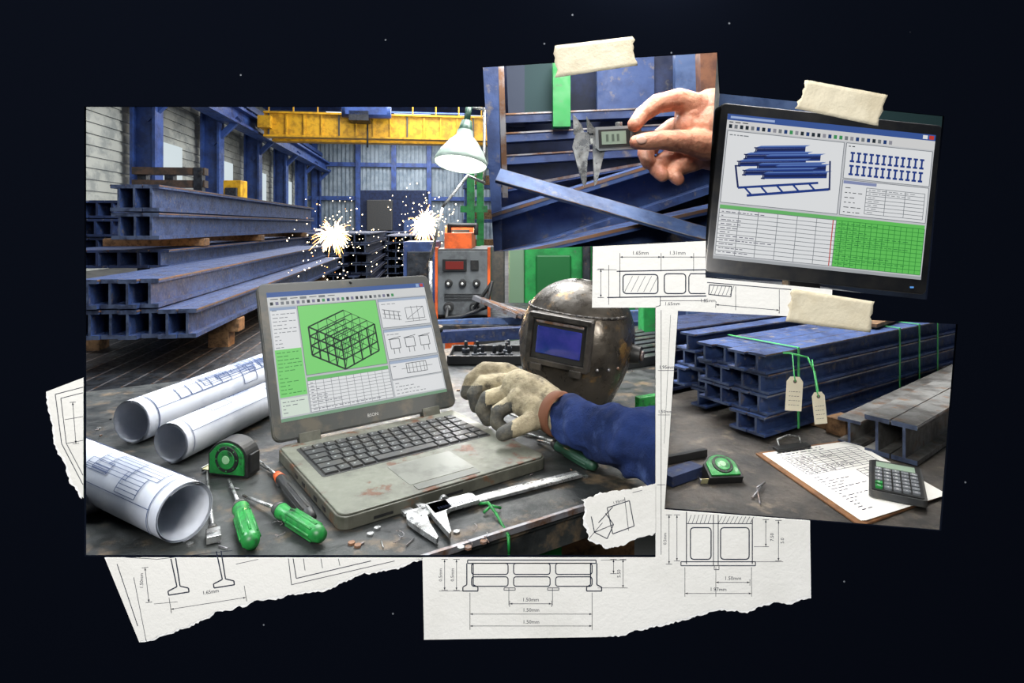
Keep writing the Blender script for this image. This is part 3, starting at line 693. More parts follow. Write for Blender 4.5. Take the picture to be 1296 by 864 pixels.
# ---------------------------------------------------------------- gloved arm
e3=empty('gloved_worker_arm')
def ch(*pts): return [(ray(u,v,y),r/F*y) for u,v,y,r in pts]
chains=[ch((704,518,1.13,23),(676,500,1.17,25),(656,488,1.20,21)),
 ch((704,530,1.11,20),(676,516,1.14,21),(660,506,1.16,18)),
 ch((658,482,1.27,14),(640,471,1.275,12.5),(614,468,1.275,10.5),(597,481,1.265,9.5),(591,497,1.26,8.5)),
 ch((656,490,1.235,14),(636,484,1.245,12),(612,485,1.245,10.5),(600,499,1.235,9.5),(603,514,1.23,8.5)),
 ch((656,500,1.20,14),(637,499,1.205,11.5),(617,504,1.20,10),(610,518,1.195,9.3),(617,531,1.19,8.3)),
 ch((660,508,1.165,13),(644,512,1.165,10.5),(630,521,1.16,9.3),(628,534,1.155,8.6),(637,542,1.15,8)),
 ch((686,526,1.12,16),(668,535,1.10,12),(650,543,1.09,10.5),(636,549,1.085,9))]
def gm(p):
    u=648+p.x/p.y*F; v=VH+(CZ-p.z)/p.y*F
    n_=noise.noise(p*60)
    if u<612+8*n_ and v>488: return 1
    if v>512+6*n_ and u<648: return 1
    return 0
organic('glove',chains,.0026,[glovem,gloved],smooth=3,matfn=gm,parent=e3,disp=lambda p: .0009*noise.noise(p*60)+.0007*noise.noise(p*140))
wr=ray(705,523,1.115); wdir=(ray(760,545,1.03)-wr).normalized()
mb=MB(); mb.lathe([(.034,-.012),(.041,-.008),(.043,.004),(.042,.012),(.037,.014)],wr,wdir,cuffm,32); mb.build('cuff',parent=e3)
organic('sleeve',[ch((714,528,1.10,26),(750,541,1.04,34),(800,556,.97,41),(850,574,.90,50),(880,586,.86,54))],.0045,[denim],smooth=6,parent=e3,
  clip=[side_plane(834.5),(V((0,.705,0)),V((0,-1,0)))],
  disp=lambda p:.007*noise.noise(V((p.x*26,p.y*14,p.z*30)))+.0045*math.sin((p.x*1.4-p.z*.7)*80+4*noise.noise(p*12))+.003*noise.noise(p*60))
# ================================================================= collage board with window apertures
PA=[(108,135),(614,135),(611,85),(908,66),(911,118),(1194,147),(1172,379),(892,350),(893,304),(749.5,311),(749.5,388),(829.5,388),(829.5,703),(108,703)]
PD=[(858,393),(1211,410),(1190,671),(841,643)]
def Bp(u,v,off=0): return V(((u-648)*K,YB-off,CZ-(v-VH)*K))
cu=bpy.data.curves.new('collage_board','CURVE'); cu.dimensions='2D'; cu.fill_mode='BOTH'; cu.extrude=.0015
def spl(pts):
    s_=cu.splines.new('POLY'); s_.points.add(len(pts)-1); s_.use_cyclic_u=True
    for i,(u,v) in enumerate(pts): s_.points[i].co=((u-648)*K,-(v-VH)*K,0,1)
spl([(-900,-700),(2200,-700),(2200,1560),(-900,1560)]); spl(PA); spl(PD)
tmp=bpy.data.objects.new('t',cu); sc.collection.objects.link(tmp)
me=bpy.data.meshes.new_from_object(tmp.evaluated_get(bpy.context.evaluated_depsgraph_get())); bpy.data.objects.remove(tmp)
me.transform(Matrix.Translation((0,YB,CZ))@Matrix.Rotation(math.radians(90),4,'X'))
bd=bpy.data.materials.new('black_card'); bd.use_nodes=True; n=bd.node_tree.nodes; b_=n['Principled BSDF']; b_.inputs['Roughness'].default_value=1; b_.inputs['Specular IOR Level'].default_value=0
tc=n.new('ShaderNodeTexCoord'); vo=n.new('ShaderNodeTexVoronoi'); vo.inputs['Scale'].default_value=22; r=n.new('ShaderNodeValToRGB')
e=r.color_ramp.elements; e[0].position=.020; e[0].color=S(110,114,120); e[1].position=.028; e[1].color=S(8,11,19)
bd.node_tree.links.new(tc.outputs['Object'],vo.inputs['Vector']); bd.node_tree.links.new(vo.outputs['Distance'],r.inputs['Fac']); bd.node_tree.links.new(r.outputs['Color'],b_.inputs['Base Color'])
me.materials.clear(); me.materials.append(bd)
ob=bpy.data.objects.new('collage_board',me); sc.collection.objects.link(ob)
# ---------------------------------------------------------------- paper sheets
def torn(a,b,amp=2.2,step=3.0,bow=0):
    d=math.hypot(b[0]-a[0],b[1]-a[1]); n=max(2,int(d/step)); nx,ny=-(b[1]-a[1])/d,(b[0]-a[0])/d; out=[]
    for i in range(n):
        t=i/n; j=amp*(noise.noise(V((a[0]*.07+t*d*.06,a[1]*.05,0)))*1.6+random.uniform(-.45,.45))*min(1,8*t,8*(1-t)+.2)
        out.append((a[0]+(b[0]-a[0])*t+nx*j,a[1]+(b[1]-a[1])*t+ny*j))
    return out
def sheet(mb,pts,off,m,th=.0006):
    a=[Bp(u,v,off) for u,v in pts]; mb.slab(a,V((0,-1,0)),th,m)
def make_sheet(segs,draw,base=.0016,name='torn_drawing_sheet'):
    mb=MB(); random.seed(11)
    p1=[];p2=[]
    for a,b,t in segs:
        if t:
            p1+=torn(a,b,2.2); p2+=torn((a[0]+t[0],a[1]+t[1]),(b[0]+t[0],b[1]+t[1]),2.6)
        else: p1.append(a); p2.append(a)
    sheet(mb,p2,base,fiber,.0004); sheet(mb,p1,base+.0004,paper,.0004)
    c=Canvas(mb,lambda x,y,l:Bp(x,y,base+.0009+.00006*l)); draw(c)
    return mb.build(name)
def chainsegs(pts):
    return [(pts[i][0],pts[(i+1)%len(pts)][0],pts[i][1]) for i in range(len(pts))]
def drawP2(c):
    k=ink
    c.frame(592,707,754,711,k,1.3)
    for x0 in (597,650,703): c.pl([(x+0,y) for x,y in rr(x0,711,x0+46,725,3,3)],k,1.3,closed=True); c.pl(rr(x0,728,x0+46,740,3,3),k,1.3,closed=True)
    for x0 in (586,742): c.pl([(x0+5,711),(x0+5,738),(x0,741),(x0,746),(x0+19,746),(x0+19,741),(x0+13,738),(x0+13,711)],k,1.4)
    for x in (644,699): c.line(x,742,x,764,k,.6)
    for x in (638,693): c.pl([(x,742),(x+14,742),(x+14,745),(x,745)],k,.9,closed=True)
    c.dim(563,706,563,745,k,'0.5mm',6); c.dim(578,706,578,745,k,'0.5mm',6); c.dim(776,706,776,724,k); c.dim(788,706,788,742,k,'5.50',6)
    for x in (760,770): c.line(x,707,x+22,707,k,.5); 
    c.line(756,742,794,742,k,.5); c.line(556,746,590,746,k,.5)
    c.dim(645,762,698,762,k,'1.50mm',6.5); c.dim(595,775,749,775,k,'1.50mm',6.5); c.dim(595,790,749,790,k,'1.50mm',6.5)
    c.line(595,748,595,795,k,.6); c.line(749,748,749,795,k,.6)
    c.line(868,646,868,712,k,1.2); c.line(951,655,951,712,k,1.2); c.pl([(861,709),(955,709),(955,714),(861,714)],k,1.1,closed=True)
    c.pl(rr(873,666,899,706,4,3),k,1.4,closed=True); c.pl(rr(911,666,947,706,4,3),k,1.4,closed=True)
    c.line(902,650,902,714,k,1); c.line(908,650,908,714,k,1); c.frame(903,714,909,719,k,.8); c.line(868,661,951,661,k,1)
    for i in range(9): c.line(908+i*5,661,913+i*5,652,k,.6)
    for i in range(6): c.line(870+i*5,661,874+i*5,650,k,.6)
    c.dim(856,650,856,708,k); c.dim(846,650,846,712,k); c.text('0.5mm',841,680,5.5,k,rot=math.pi/2)
    c.dim(968,656,968,690,k); c.text('7.50',976,678,6,k,rot=math.pi/2); c.dim(984,657,984,708,k,'5.0',6,side=1)
    c.line(953,690,972,690,k,.5); c.line(953,709,990,709,k,.5)
    c.dim(905,735,948,735,k,'1.50mm',6.5); c.dim(866,749,950,749,k,'1.97mm',6.5)
    for x in (866,905,950): c.line(x,716,x,753,k,.6)
    c.dim(784,325,836,325,k,'1.65mm',6.5); c.dim(836,325,877,325,k,'1.31mm',6.5); c.line(877,325,892,325,k,.6)
    for x in (784,836,877): c.line(x,320,x,343,k,.6)
    c.line(780,343,893,341,k,1.3); c.line(768,376,893,374,k,1.4); c.line(784,343,784,376,k,1)
    c.pl(rr(788,347,832,371,4,3),k,1.4,closed=True); c.pl(rr(840,346,867,371,4,3),k,1.4,closed=True); c.pl([(892,346),(873,346),(871,350),(871,368),(873,371),(892,371)],k,1.3)
    for i in range(5): c.line(790+i*8,369,800+i*8,349,k,.5)
    c.line(770,335,770,385,k,.6); c.dim(760,340,760,376,k); c.line(755,341,780,341,k,.5)
    c.pl([(835,374),(835,386),(829,388)],k,.8); c.line(835,380,893,380,k,.6); c.text('1.65mm',850,384,6,k)
    c.line(836,392,836,700,k,.6); c.line(848,398,840,560,k,.4); c.text('1.95mm',843,464,6,k); c.text('1.50mm',841,520,5.5,k)
    c.line(832,468,852,468,k,.6); c.line(832,524,847,524,k,.5); c.line(831,612,841,612,k,.6)
    c.pl([(894,357),(1000,366)],k,1); c.pl([(896,372),(924,375),(925,362),(897,360)],k,1.1,closed=True); c.text('1.85mm',895,380,6,k)
    for i in range(6): c.line(898+i*5,373,903+i*5,361,k,.5)
    c.dim(905,385,985,392,k); c.line(930,362,930,392,k,.6); c.line(985,366,985,396,k,.6)
T0=(1.5,2.5)
make_sheet(chainsegs([((535,704),None),((829.2,704),None),((829.2,388.8),None),((749,388.8),None),((750,311.8),None),((892.5,304.8),None),((892,351),None),((1052,366),None),((1050,402.4),None),((857.3,392.8),None),((840.3,643.5),None),((1024,657.5),None),((1024,753),T0),((968,762),T0),((940,771),T0),((905,769),T0),((865,781),T0),((820,790),T0),((790,800),T0),((768,804),None),((537,807.5),None)]),drawP2)
def drawP1(c):
    k=ink
    def R(x,y,a=-9,cx=240,cy=730):
        a=math.radians(a); return (cx+(x-cx)*math.cos(a)-(y-cy)*math.sin(a),cy+(x-cx)*math.sin(a)+(y-cy)*math.cos(a))
    def PLr(pts,w=1,cl=False): c.pl([R(*p) for p in pts],k,w,closed=cl)
    for x0 in (222,280): PLr([(x0,702),(x0+2,738),(x0-10,742),(x0-10,747),(x0+16,747),(x0+16,742),(x0+6,738),(x0+6,702)],1.5)
    PLr([(160,690),(205,700),(300,704)],.6); PLr([(172,718),(175,800)],.6)
    a=R(188,708);b=R(186,752); c.dim(*a,*b,k); c.text('1.50mm',181,733,6,k,rot=math.pi/2)
    a=R(212,765);b=R(308,765); c.dim(*a,*b,k); c.text('1.65mm',268,747,6.5,k,rot=.16)
    PLr([(212,750),(212,770)],.6); PLr([(308,750),(308,770)],.6); PLr([(192,755),(222,757)],.5)
    c.pl([(372,705),(376,730),(470,708)],k,1); c.pl([(366,705),(370,738),(500,708)],k,.8)
    for i in range(3): c.line(385+i*22,705,387+i*22,720-i*3,k,.7)
    c.line(300,712,328,706,k,.6); c.line(150,712,176,790,k,.9)
T1=(1,2.5)
make_sheet(chainsegs([((134,704),None),((536,704),T1),((500,716),T1),((455,724),T1),((415,742),T1),((380,748),T1),((330,756),T1),((300,764),T1),((270,774),T1),((240,790),T1),((208,800),T1),((178,811),None)]),drawP1)
def drawP1b(c):
    k=ink
    c.pl([(107,489),(72,498),(80,560),(107,612)],k,.9); c.pl([(107,496),(79,503),(86,560),(107,600)],k,.8)
    c.dim(94,508,98,560,k); c.line(84,530,107,526,k,.6); c.line(86,560,107,556,k,.6)
T2=(-2.5,1)
make_sheet(chainsegs([((107.3,477),None),((107.3,629),T2),((95,612),T2),((88,590),T2),((80,575),T2),((72,556),T2),((68,530),T2),((60,495),None)]),drawP1b)
def drawN(c):
    k=ink
    c.pl([(748,652),(752,672),(768,680),(776,662),(766,648)],k,1.1,closed=False); c.line(752,672,776,662,k,.9); c.line(757,660,775,640,k,1)
    c.pl([(768,641),(796,632),(802,664),(775,674)],k,1.1,closed=True); c.line(790,628,795,670,k,.7); c.line(745,680,762,660,k,.7)
    c.line(800,622,812,619,k,.6); c.text('1.95mm',783,633,5,k,rot=.3)
make_sheet(chainsegs([((829.5,610),T2),((795,618),T2),((765,622),T2),((738,630),T2),((741,650),T2),((746,680),T2),((772,692),T2),((800,682),T2),((829.5,672),None)]),drawN,name='torn_sketch_note')
def tape(pts,name='masking_tape'):
    mb=MB(); a,b,c_,d=pts; random.seed(int(a[0]))
    nx,ny=26,8; vs=[];fs=[]
    zz=[random.uniform(-2.2,2.2) for _ in range(ny+1)]; zy=[random.uniform(-2.2,2.2) for _ in range(ny+1)]
    for j in range(ny+1):
        for i in range(nx+1):
            s=i/nx;t=j/ny
            u=(a[0]*(1-s)+b[0]*s)*(1-t)+(d[0]*(1-s)+c_[0]*s)*t; v=(a[1]*(1-s)+b[1]*s)*(1-t)+(d[1]*(1-s)+c_[1]*s)*t
            if i==0:u+=zz[j]
            if i==nx:u+=zy[j]
            off=.0032+.0007*noise.noise(V((s*5,t*2,a[0])))
            vs.append(Bp(u,v,off))
    for j in range(ny):
        for i in range(nx): q=j*(nx+1)+i; fs.append((q,q+1,q+nx+2,q+nx+1))
    mb.add(vs,fs,tapem,True); ob=mb.build(name); md=ob.modifiers.new('s','SOLIDIFY'); md.thickness=.0003
tape([(701,59),(801,47),(804,84),(704,99)]); tape([(1019,102),(1122,121),(1108,160),(1005,138)]); tape([(1001,365),(1104,381),(1098,420),(993,406)])
# ================================================================= station B: caliper over steel
QB=[(611,85),(908,66),(893,303.5),(625,318)]
CB=frustum(QB)
YBk=1.26
mb=MB()
def card(mb,poly,y,m,th=.01): mb.slab([ray(u,v,y) for u,v in poly],V((0,1,0)),th,m)
card(mb,[(590,40),(940,40),(940,340),(590,340)],YBk,mat('bay_dark',S(30,42,76),.8,c2=S(18,26,46),scale=8))
mb.build('bay_panel',clip=CB)
mb=MB()
def thinwall(mb,p,q,y0,y1,m):
    a=ray(*p,y0);b=ray(*q,y0);c_=ray(*q,y1);d=ray(*p,y1)
    mb.add([a,b,c_,d],[(0,1,2,3)],m)
pm=mat('partition_card',S(12,14,20),.9,spec=.1)
thinwall(mb,QB[3],QB[0],YB,YBk,pm); thinwall(mb,(893,304),(625,318.5),YB,YBk,pm); thinwall(mb,(911,66),(893.5,304),YB,1.4,pm); mb.build('partition_panel')
mb=MB()
card(mb,[(608,60),(630,60),(636,330),(618,330)],1.0,blue,.03); card(mb,[(630,60),(637,60),(643,250),(636,250)],1.0,edge,.01)
card(mb,[(640,60),(664,60),(664,160),(644,160)],1.2,mat('bay_grey',S(52,62,82),.7),.02)
card(mb,[(664,60),(700,60),(700,150),(664,150)],1.2,mat('bay_greenish',S(28,60,64),.7),.02)
card(mb,[(700,60),(722,60),(722,160),(700,160)],1.15,green,.03)
card(mb,[(756,60),(828,60),(828,150),(756,150)],1.2,blue,.02); card(mb,[(855,60),(892,60),(890,140),(855,140)],1.18,bluel,.02); card(mb,[(828,60),(855,60),(855,150),(828,150)],1.22,blued,.02)
card(mb,[(886,60),(915,60),(910,140),(888,140)],1.1,mat('copper_brown',S(120,80,58),.6,c2=S(86,56,46),scale=30),.03)
mb.build('machine_frame',clip=CB)
mb=MB()
for (v0,v1,y) in ((152,150,1.2),(176,170,1.19),(204,196,1.17)):
    p,q=ray(640,v0,y),ray(930,v1-10,y); mb.bar(p,q,.03,.016,blue); mb.bar(p+V((0,-.016,.009)),q+V((0,-.016,.009)),.004,.003,edge)
mb.build('steel_beam_stack',clip=CB)
def beam_face(p0,p1,h,dep,m,e):
    mb.prism(ibeam(dep,h,.16,.16),p0,p1,m)
    x,y,z=frame(p0,p1)
    for s1 in(1,-1): mb.bar(p0+x*s1*dep*.49+y*h*.46,p1+x*s1*dep*.49+y*h*.46,.003,.005,e)
mb=MB()
beam_face(ray(600,308,1.02),ray(960,192,1.18),.085,.09,blue,rustm); mb.build('steel_beam',clip=CB)
mb=MB()
beam_face(ray(600,262,1.10),ray(960,196,1.2),.05,.07,blue,edge); mb.build('steel_beam',clip=CB)
mb=MB(); beam_face(ray(600,352,.93),ray(960,268,1.06),.06,.08,blue,rustm); mb.build('steel_beam',clip=CB)
upb=V((-.1,-.75,1)).normalized()
mb=MB(); a=ray(630,222,.955); b=ray(960,316,.93)
fbm=mat('flat_bar_steel',S(74,96,138),.5,.1,c2=S(54,72,110),scale=14,c3=S(110,112,118),s3=40,thr3=(.56,.68))
mb.bar(a,b,.034,.006,fbm,up=upb); x,y,z=frame(a,b,upb)
for s1 in (1,-1): mb.bar(a+x*s1*.017+y*.0025,b+x*s1*.017+y*.0025,.0014,.0014,edge)
mb.build('flat_steel_bar',clip=CB)
yc=.905; Oc=ray(738,177,yc); X=V((math.cos(.05),0,math.sin(.05))); Yv=V((-math.sin(.05),0,math.cos(.05)))
caliper('digital_caliper',Oc,X,Yv,V((0,-1,0)),.14,True,sc_=1.08,clip=CB)
e4=empty('human_hand')
hand=[ch((928,148,.93,38),(902,146,.925,34),(880,146,.92,26)),ch((928,175,.93,38),(902,174,.925,33),(882,176,.915,25)),ch((918,196,.93,24),(888,194,.925,19)),ch((900,160,.915,32),(872,158,.915,20)),
 ch((888,138,.912,19),(860,126,.905,14.5),(832,131,.898,12.3),(813,145,.888,10.6),(803,158,.876,9.2)),
 ch((894,184,.895,20),(864,179,.875,15),(836,177,.862,12.4),(816,179,.858,11.2),(806,180,.858,9.6)),
 ch((882,160,.935,17),(852,162,.945,13),(830,178,.945,11.5),(817,193,.93,10.5),(820,205,.918,9)),
 ch((886,180,.935,16),(862,192,.94,13),(840,204,.935,11.3),(831,214,.92,10),(838,222,.91,8.6)),
 ch((892,196,.93,15),(876,206,.93,12),(859,212,.925,10.6),(852,221,.915,9),(858,227,.905,8))]
organic('hand',hand,.0020,[skin],smooth=3,parent=e4,clip=CB,disp=lambda p:.0005*noise.noise(p*140)+.0004*math.sin(p.x*800)*max(0,noise.noise(p*30)))
mb=MB()
def nl(u,v,y,ru,rv,rot=0): mb.sphere(ray(u,v,y),(ru/F*y,.0015,rv/F*y),nail,R=Matrix.Rotation(rot,3,'Y'))
nl(812,177,.8448,7,5,.05); nl(806,152,.8685,3.4,5,.5)
mb.build('nails',parent=e4)
# ================================================================= station C: monitor
QC=[(911,118),(1194,147),(1172,379),(892,350)]; CC=frustum(QC)
mb=MB(); card(mb,[(860,60),(1260,60),(1260,420),(860,420)],1.42,mat('office_dark',S(44,58,80),.8,c2=S(26,34,50),scale=5))
card(mb,[(905,110),(1040,115),(1040,150),(905,140)],1.40,bluel,.02); card(mb,[(1060,120),(1200,125),(1200,200),(1060,180)],1.41,mat('grn_dark',S(34,64,66),.8),.01)
mb.build('bay_panel',clip=CC)
e5=empty('computer_monitor'); ym=1.15; TLc=ray(911,131,ym)
tr=ray(1190,160,ym); bl=ray(894,344,ym); mx=(tr-TLc); MWd=mx.length; mx.normalize(); my=(bl-TLc); MHt=my.length; my=(my-mx*my.dot(mx)).normalized(); mn=V((0,-1,0))
def Mo(x,y,off): return TLc+mx*x+my*y+mn*off
mb=MB(); monb=mat('monitor_bezel',S(36,38,42),.4,c2=S(50,50,50),scale=20)
mb.slab([Mo(a,b,-.03) for a,b in rr(0,0,MWd,MHt,.010)],mn,.04,monb); mb.slab([Mo(a,b,-.06) for a,b in rr(.04,.04,MWd-.04,MHt-.04,.02)],mn,.03,monb)
mb.build('housing',bevel=.003,parent=e5,bseg=3)
mb=MB(); mb.slab([Mo(a,b,-.055) for a,b in((MWd*.42,MHt-.03),(MWd*.57,MHt-.03),(MWd*.57,MHt+.12),(MWd*.42,MHt+.12))],mn,.03,monb); mb.build('stand',bevel=.003,parent=e5,clip=CC)
mb=MB(); SW2,SH2=264.0,190.0; mgx,mgt,mgb=.014,.020,.028
def mf(x,y,l): return Mo(mgx+(MWd-2*mgx)*x/SW2, mgt+(MHt-mgt-mgb)*y/SH2, .0103+.0002*l)
c=Canvas(mb,mf)
c.rect(0,0,SW2,SH2,EM(206,208,212),0); c.rect(0,0,SW2,8,EM(58,90,160),1); c.rect(0,8,SW2,20,EM(222,222,222),1)
for i in range(30): c.rect(3+i*7,13.5,7+i*7,18.5,random.choice([NV,ml,EM(60,150,90),EM(150,150,160),DK]),2)
c.dashes(2,8,100,13,1,DK,1.2); c.rect(248,1.5,254,6.5,W_,2); c.rect(256,1.5,262,6.5,rd,2); c.rect(4,2.5,60,5.5,EM(170,190,230),2)
c.rect(2,22,150,116,W_,1); c.frame(2,22,150,116,ml,.8); c.dashes(4,24,60,30,1,ml,1.3)
c.rect(153,22,262,68,W_,1); c.frame(153,22,262,68,ml); c.dashes(155,24,200,28,1,DK,1.2)
bI=EM(34,62,138); bD=EM(22,38,92); bL=EM(92,124,192)
for r_ in range(2):
    for i in range(12):
        x=162+i*8; y=33+r_*17; c.rect(x-2.8,y,x+2.8,y+2.6,bI,2); c.rect(x-1.2,y+2,x+1.2,y+12,bI,2); c.rect(x-2.8,y+11,x+2.8,y+13.6,bI,2)
c.rect(153,70,262,116,W_,1); c.frame(153,70,262,116,ml); c.rect(154,71,196,75,EM(140,150,190),2); c.dashes(156,77,180,115,6,DK,.9); c.grid(184,78,258,112,3,7,ml,.7); c.dashes(186,78,256,112,7,ml,.8)
def sb(x,y,L_,l,dy=-.12):
    """shaded solid I-beam drawing"""
    c.poly([(x,y),(x+6,y-2.6),(x+6+L_,y-2.6+L_*dy),(x+L_,y+L_*dy)],bL,l)
    c.poly([(x,y),(x+L_,y+L_*dy),(x+L_,y+L_*dy+1.8),(x,y+1.8)],bI,l+.1)
    c.poly([(x+1,y+1.8),(x+L_,y+L_*dy+1.8),(x+L_,y+L_*dy+5.4),(x+1,y+5.4)],bD,l+.1)
    c.poly([(x-1,y+5.4),(x+L_,y+L_*dy+5.4),(x+L_,y+L_*dy+7.4),(x-1,y+7.4)],bI,l+.2)
    c.rect(x-2.5,y,x+2.5,y+1.6,bD,l+.3); c.rect(x-.8,y+1,x+.8,y+6.5,bD,l+.3); c.rect(x-2.5,y+5.8,x+2.5,y+7.6,bD,l+.3)
for i,(x,y,L_) in enumerate(((40,40,62),(28,50,78),(52,50,70),(20,60,84),(44,62,80),(66,62,64),(28,71,86),(52,73,80))): sb(x,y,L_,2+i*.6)
c.line(22,95,122,78,bI,3,8); c.line(34,104,136,85,bI,3.4,8); c.line(16,66,22,95,bD,2.4,8); c.line(134,48,137,86,bD,2.2,8)
for i in range(5): x=30+i*20; y=93.5-i*3.4; c.line(x,y,x+9,y+8.5,bI,2.4,8)
c.rect(2,119,150,184,W_,1); c.rect(2,119,150,124,EM(110,190,110),2); c.grid(2,124,150,184,6,11,ml,.7,3); c.dashes(4,125,146,183,11,EM(90,90,110),1.0,4)
c.line(146,124,146,184,rd,1.2,4)
c.rect(150,119,262,184,EM(104,204,96),1); c.grid(150,124,262,184,15,11,EM(50,140,60),.7,3); c.dashes(152,125,260,183,11,EM(40,120,60),.8,4)
c.rect(0,186,SW2,SH2,EM(170,174,178),2)
mb.build('screen',parent=e5)
mb=MB(); mb.box(Mo(MWd-.03,MHt-.012,.011),(.006,.002,.003),EM(90,150,220,1)); mb.build('power_light',parent=e5)
mb=MB(); mb.slab([ray(885,350,1.38),ray(1010,358,1.38),ray(1180,384,1.1),ray(885,362,1.1)],V((0,0,-1)),.01,mat('desk_light',S(150,152,156),.5)); mb.build('desk',clip=CC)
# ================================================================= station D
ZD=.70; CDx=[side_plane(838,False),(V((0,.71,0)),V((0,-1,0)))]
g=lambda u,v: gp(u,v,ZD)
mb=MB(); mb.box((1.1,1.9,ZD-.02),(3.0,2.4,.04),bench_conc); mb.build('workshop_slab',clip=CDx)
mb=MB(); 
card(mb,[(800,300),(1300,300),(1300,440),(800,440)],2.95,mat('bay_blue_dark',S(36,54,98),.8,c2=S(24,34,62),scale=4))
for (u0,u1,m_,y_) in ((872,884,bluel,2.7),(900,912,blued,2.75),(938,952,green,2.6),(975,985,blue,2.7),(1040,1052,green,2.7),(1080,1110,bluel,2.8),(1135,1150,orange,2.75),(1160,1180,blued,2.6),(1188,1200,bluel,2.7)):
    card(mb,[(u0,320),(u1,320),(u1,424),(u0,424)],y_,m_,.05)
for v_,m_ in ((402,blue),(414,blued)): card(mb,[(860,v_),(1240,v_+3),(1240,v_+7),(860,v_+5)],2.65,m_,.03)
card(mb,[(895,420),(1000,422),(1000,428),(895,427)],2.4,green,.03); card(mb,[(930,395),(940,395),(900,428),(892,428)],2.5,green,.02)
card(mb,[(1062,414),(1140,416),(1140,436),(1062,434)],2.45,mat('pallet_brown',S(112,90,68),.7),.08)
mb.build('machine_frame',clip=CDx)
b0=g(970,561)+V((0,0,.012)); dD=(g(1190,489)-g(970,561)); dD.z=0; dD.normalize()
stack('steel_beam_bundle',b0,dD,1.5,[(0,2),(0,4),(0,4),(0,4)],.047,.047,0,blue,cap=endm,jit=.014,t=.13,clip=CDx)
lD=V((-dD.y,dD.x,0))
stack('steel_beam_stack',b0+lD*.215+dD*.03,dD,1.3,[(0,1),(0,2),(0,2),(0,1)],.05,.05,0,blue,cap=endm,jit=.03,t=.12,clip=CDx)
stack('steel_beam_stack',zb_(g(850,500),ZD+.01),dD,1.1,[(0,3),(0,3),(0,3)],.06,.06,0,blued,cap=blue,jit=.03,t=.12,clip=CDx)
mb=MB()
for off in (.22,.75): mb.bar(b0+dD*off-lD*.03+V((0,0,-.005)),b0+dD*off+lD*.33+V((0,0,-.005)),.03,.014,wood)
mb.bar(b0+dD*.55+lD*.05+V((0,0,.203)),b0+dD*1.0+lD*.12+V((0,0,.203)),.05,.012,wood); mb.build('timber_bearers',bevel=.002)
p=g(1070,550); mb=MB(); mb.box(p+V((0,.01,.02)),(.06,.05,.04),wood,Matrix.Rotation(.5,3,'Z')); mb.build('wood_block',bevel=.002)
stp=mat('green_strap',S(80,184,104),.5)
mb=MB()
for off in (.12,.62,.74,.86):
    a=b0+dD*off; hgt=.1935
    mb.fbox(a-lD*.003+V((0,0,hgt)),dD*.007,lD*.2,V((0,0,.0015)),stp)
    mb.fbox(a-lD*.003,dD*.007,lD*.0015,V((0,0,hgt)),stp)
mb.build('green_straps')
tagm=mat('card_tag',S(222,214,190),.8)
def tag(u,v,y,h,w,rot,top):
    mb=MB(); c0=ray(u,v,y); R=Matrix.Rotation(rot,3,'Y')
    P=lambda a,b,n=0: c0+R@V((a,-n,b))
    out=[(-w/2,-h/2),(w/2,-h/2),(w/2,h/2-w*.3),(w*.28,h/2),(-w*.28,h/2),(-w/2,h/2-w*.3)]
    mb.slab([P(a,b) for a,b in out],V((0,-1,0)),.0008,tagm); mb.cyl(P(0,h*.36,.0008),P(0,h*.36,.0015),.004,.004,rustm,12)
    c=Canvas(mb,lambda x,yy,l:P(x*.001,-yy*.001,.0012+.0001*l)); 
    for k_ in range(4):
        x=-w*330
        while x<w*280: L_=random.uniform(2,5); c.line(x,-h*60+k_*h*130,min(x+L_,w*380),-h*64+k_*h*130,ink,.9,1); x+=L_+1.6
    mb.tube([P(0,h*.36,.002),P(-.003,h*.55,.002),ray(*top)],.0012,stp,6)
    mb.build('hanging_tag')
tag(1005,498,1.30,.075,.036,.06,(1003,448,1.38)); tag(1037,516,1.30,.07,.028,-.1,(1028,455,1.40))
mb=MB(); pts=[ray(905,438,1.55),ray(950,444,1.45),ray(1000,447,1.385),ray(1022,452,1.385),ray(1031,470,1.37),ray(1036,498,1.31)]
mb.tube(pts,.0022,stp,8); mb.build('green_cord')
b1=g(1162,592)+V((0,0,.001)); d1=(g(1240,536)-g(1162,592)); d1.z=0; d1.normalize()
stack('steel_beam_stack',b1,d1,.9,[(0,2)],.05,.085,0,mat('grey_steel',S(122,122,120),.5,.3,c2=S(84,82,80),scale=14,c3=S(110,84,64),s3=24,thr3=(.55,.67)),cap=endm,jit=.005,t=.12)
stack('steel_beam_stack',b1+V((-d1.y,d1.x,0))*.115+d1*.02,d1,.9,[(0,1)],.05,.06,0,MC['grey_steel'],cap=endm,jit=.005,t=.12)
mb=MB(); a=g(842,614)+V((0,0,.012)); b=g(882,600)+V((0,0,.012)); mb.bar(a,b,.035,.02,blued); mb.bar(g(842,588)+V((0,0,.01)),g(893,578)+V((0,0,.01)),.012,.016,black); mb.build('flat_steel_bar',clip=CDx,bevel=.001)
tape_measure(g(918,612)+V((0,.0,.002)),.068,math.radians(6),flat=True)
TL,TR,BR,BL=g(965,577),g(1074,561),g(1194,630),g(1090,663)
ecb=empty('clipboard'); mb=MB()
cx_=(TR-TL).normalized(); cy_=(BL-TL).normalized()
mb.slab([TL-cx_*.012-cy_*.01+V((0,0,.001)),TR+cx_*.0-cy_*.01+V((0,0,.001)),BR-cx_*.01+V((0,0,.001)),BL-cx_*.012+cy_*.012+V((0,0,.001))],V((0,0,1)),.004,mat('hardboard',S(128,88,54),.6,c2=S(100,68,42),scale=30)); mb.build('board',parent=ecb,bevel=.001)
mb=MB()
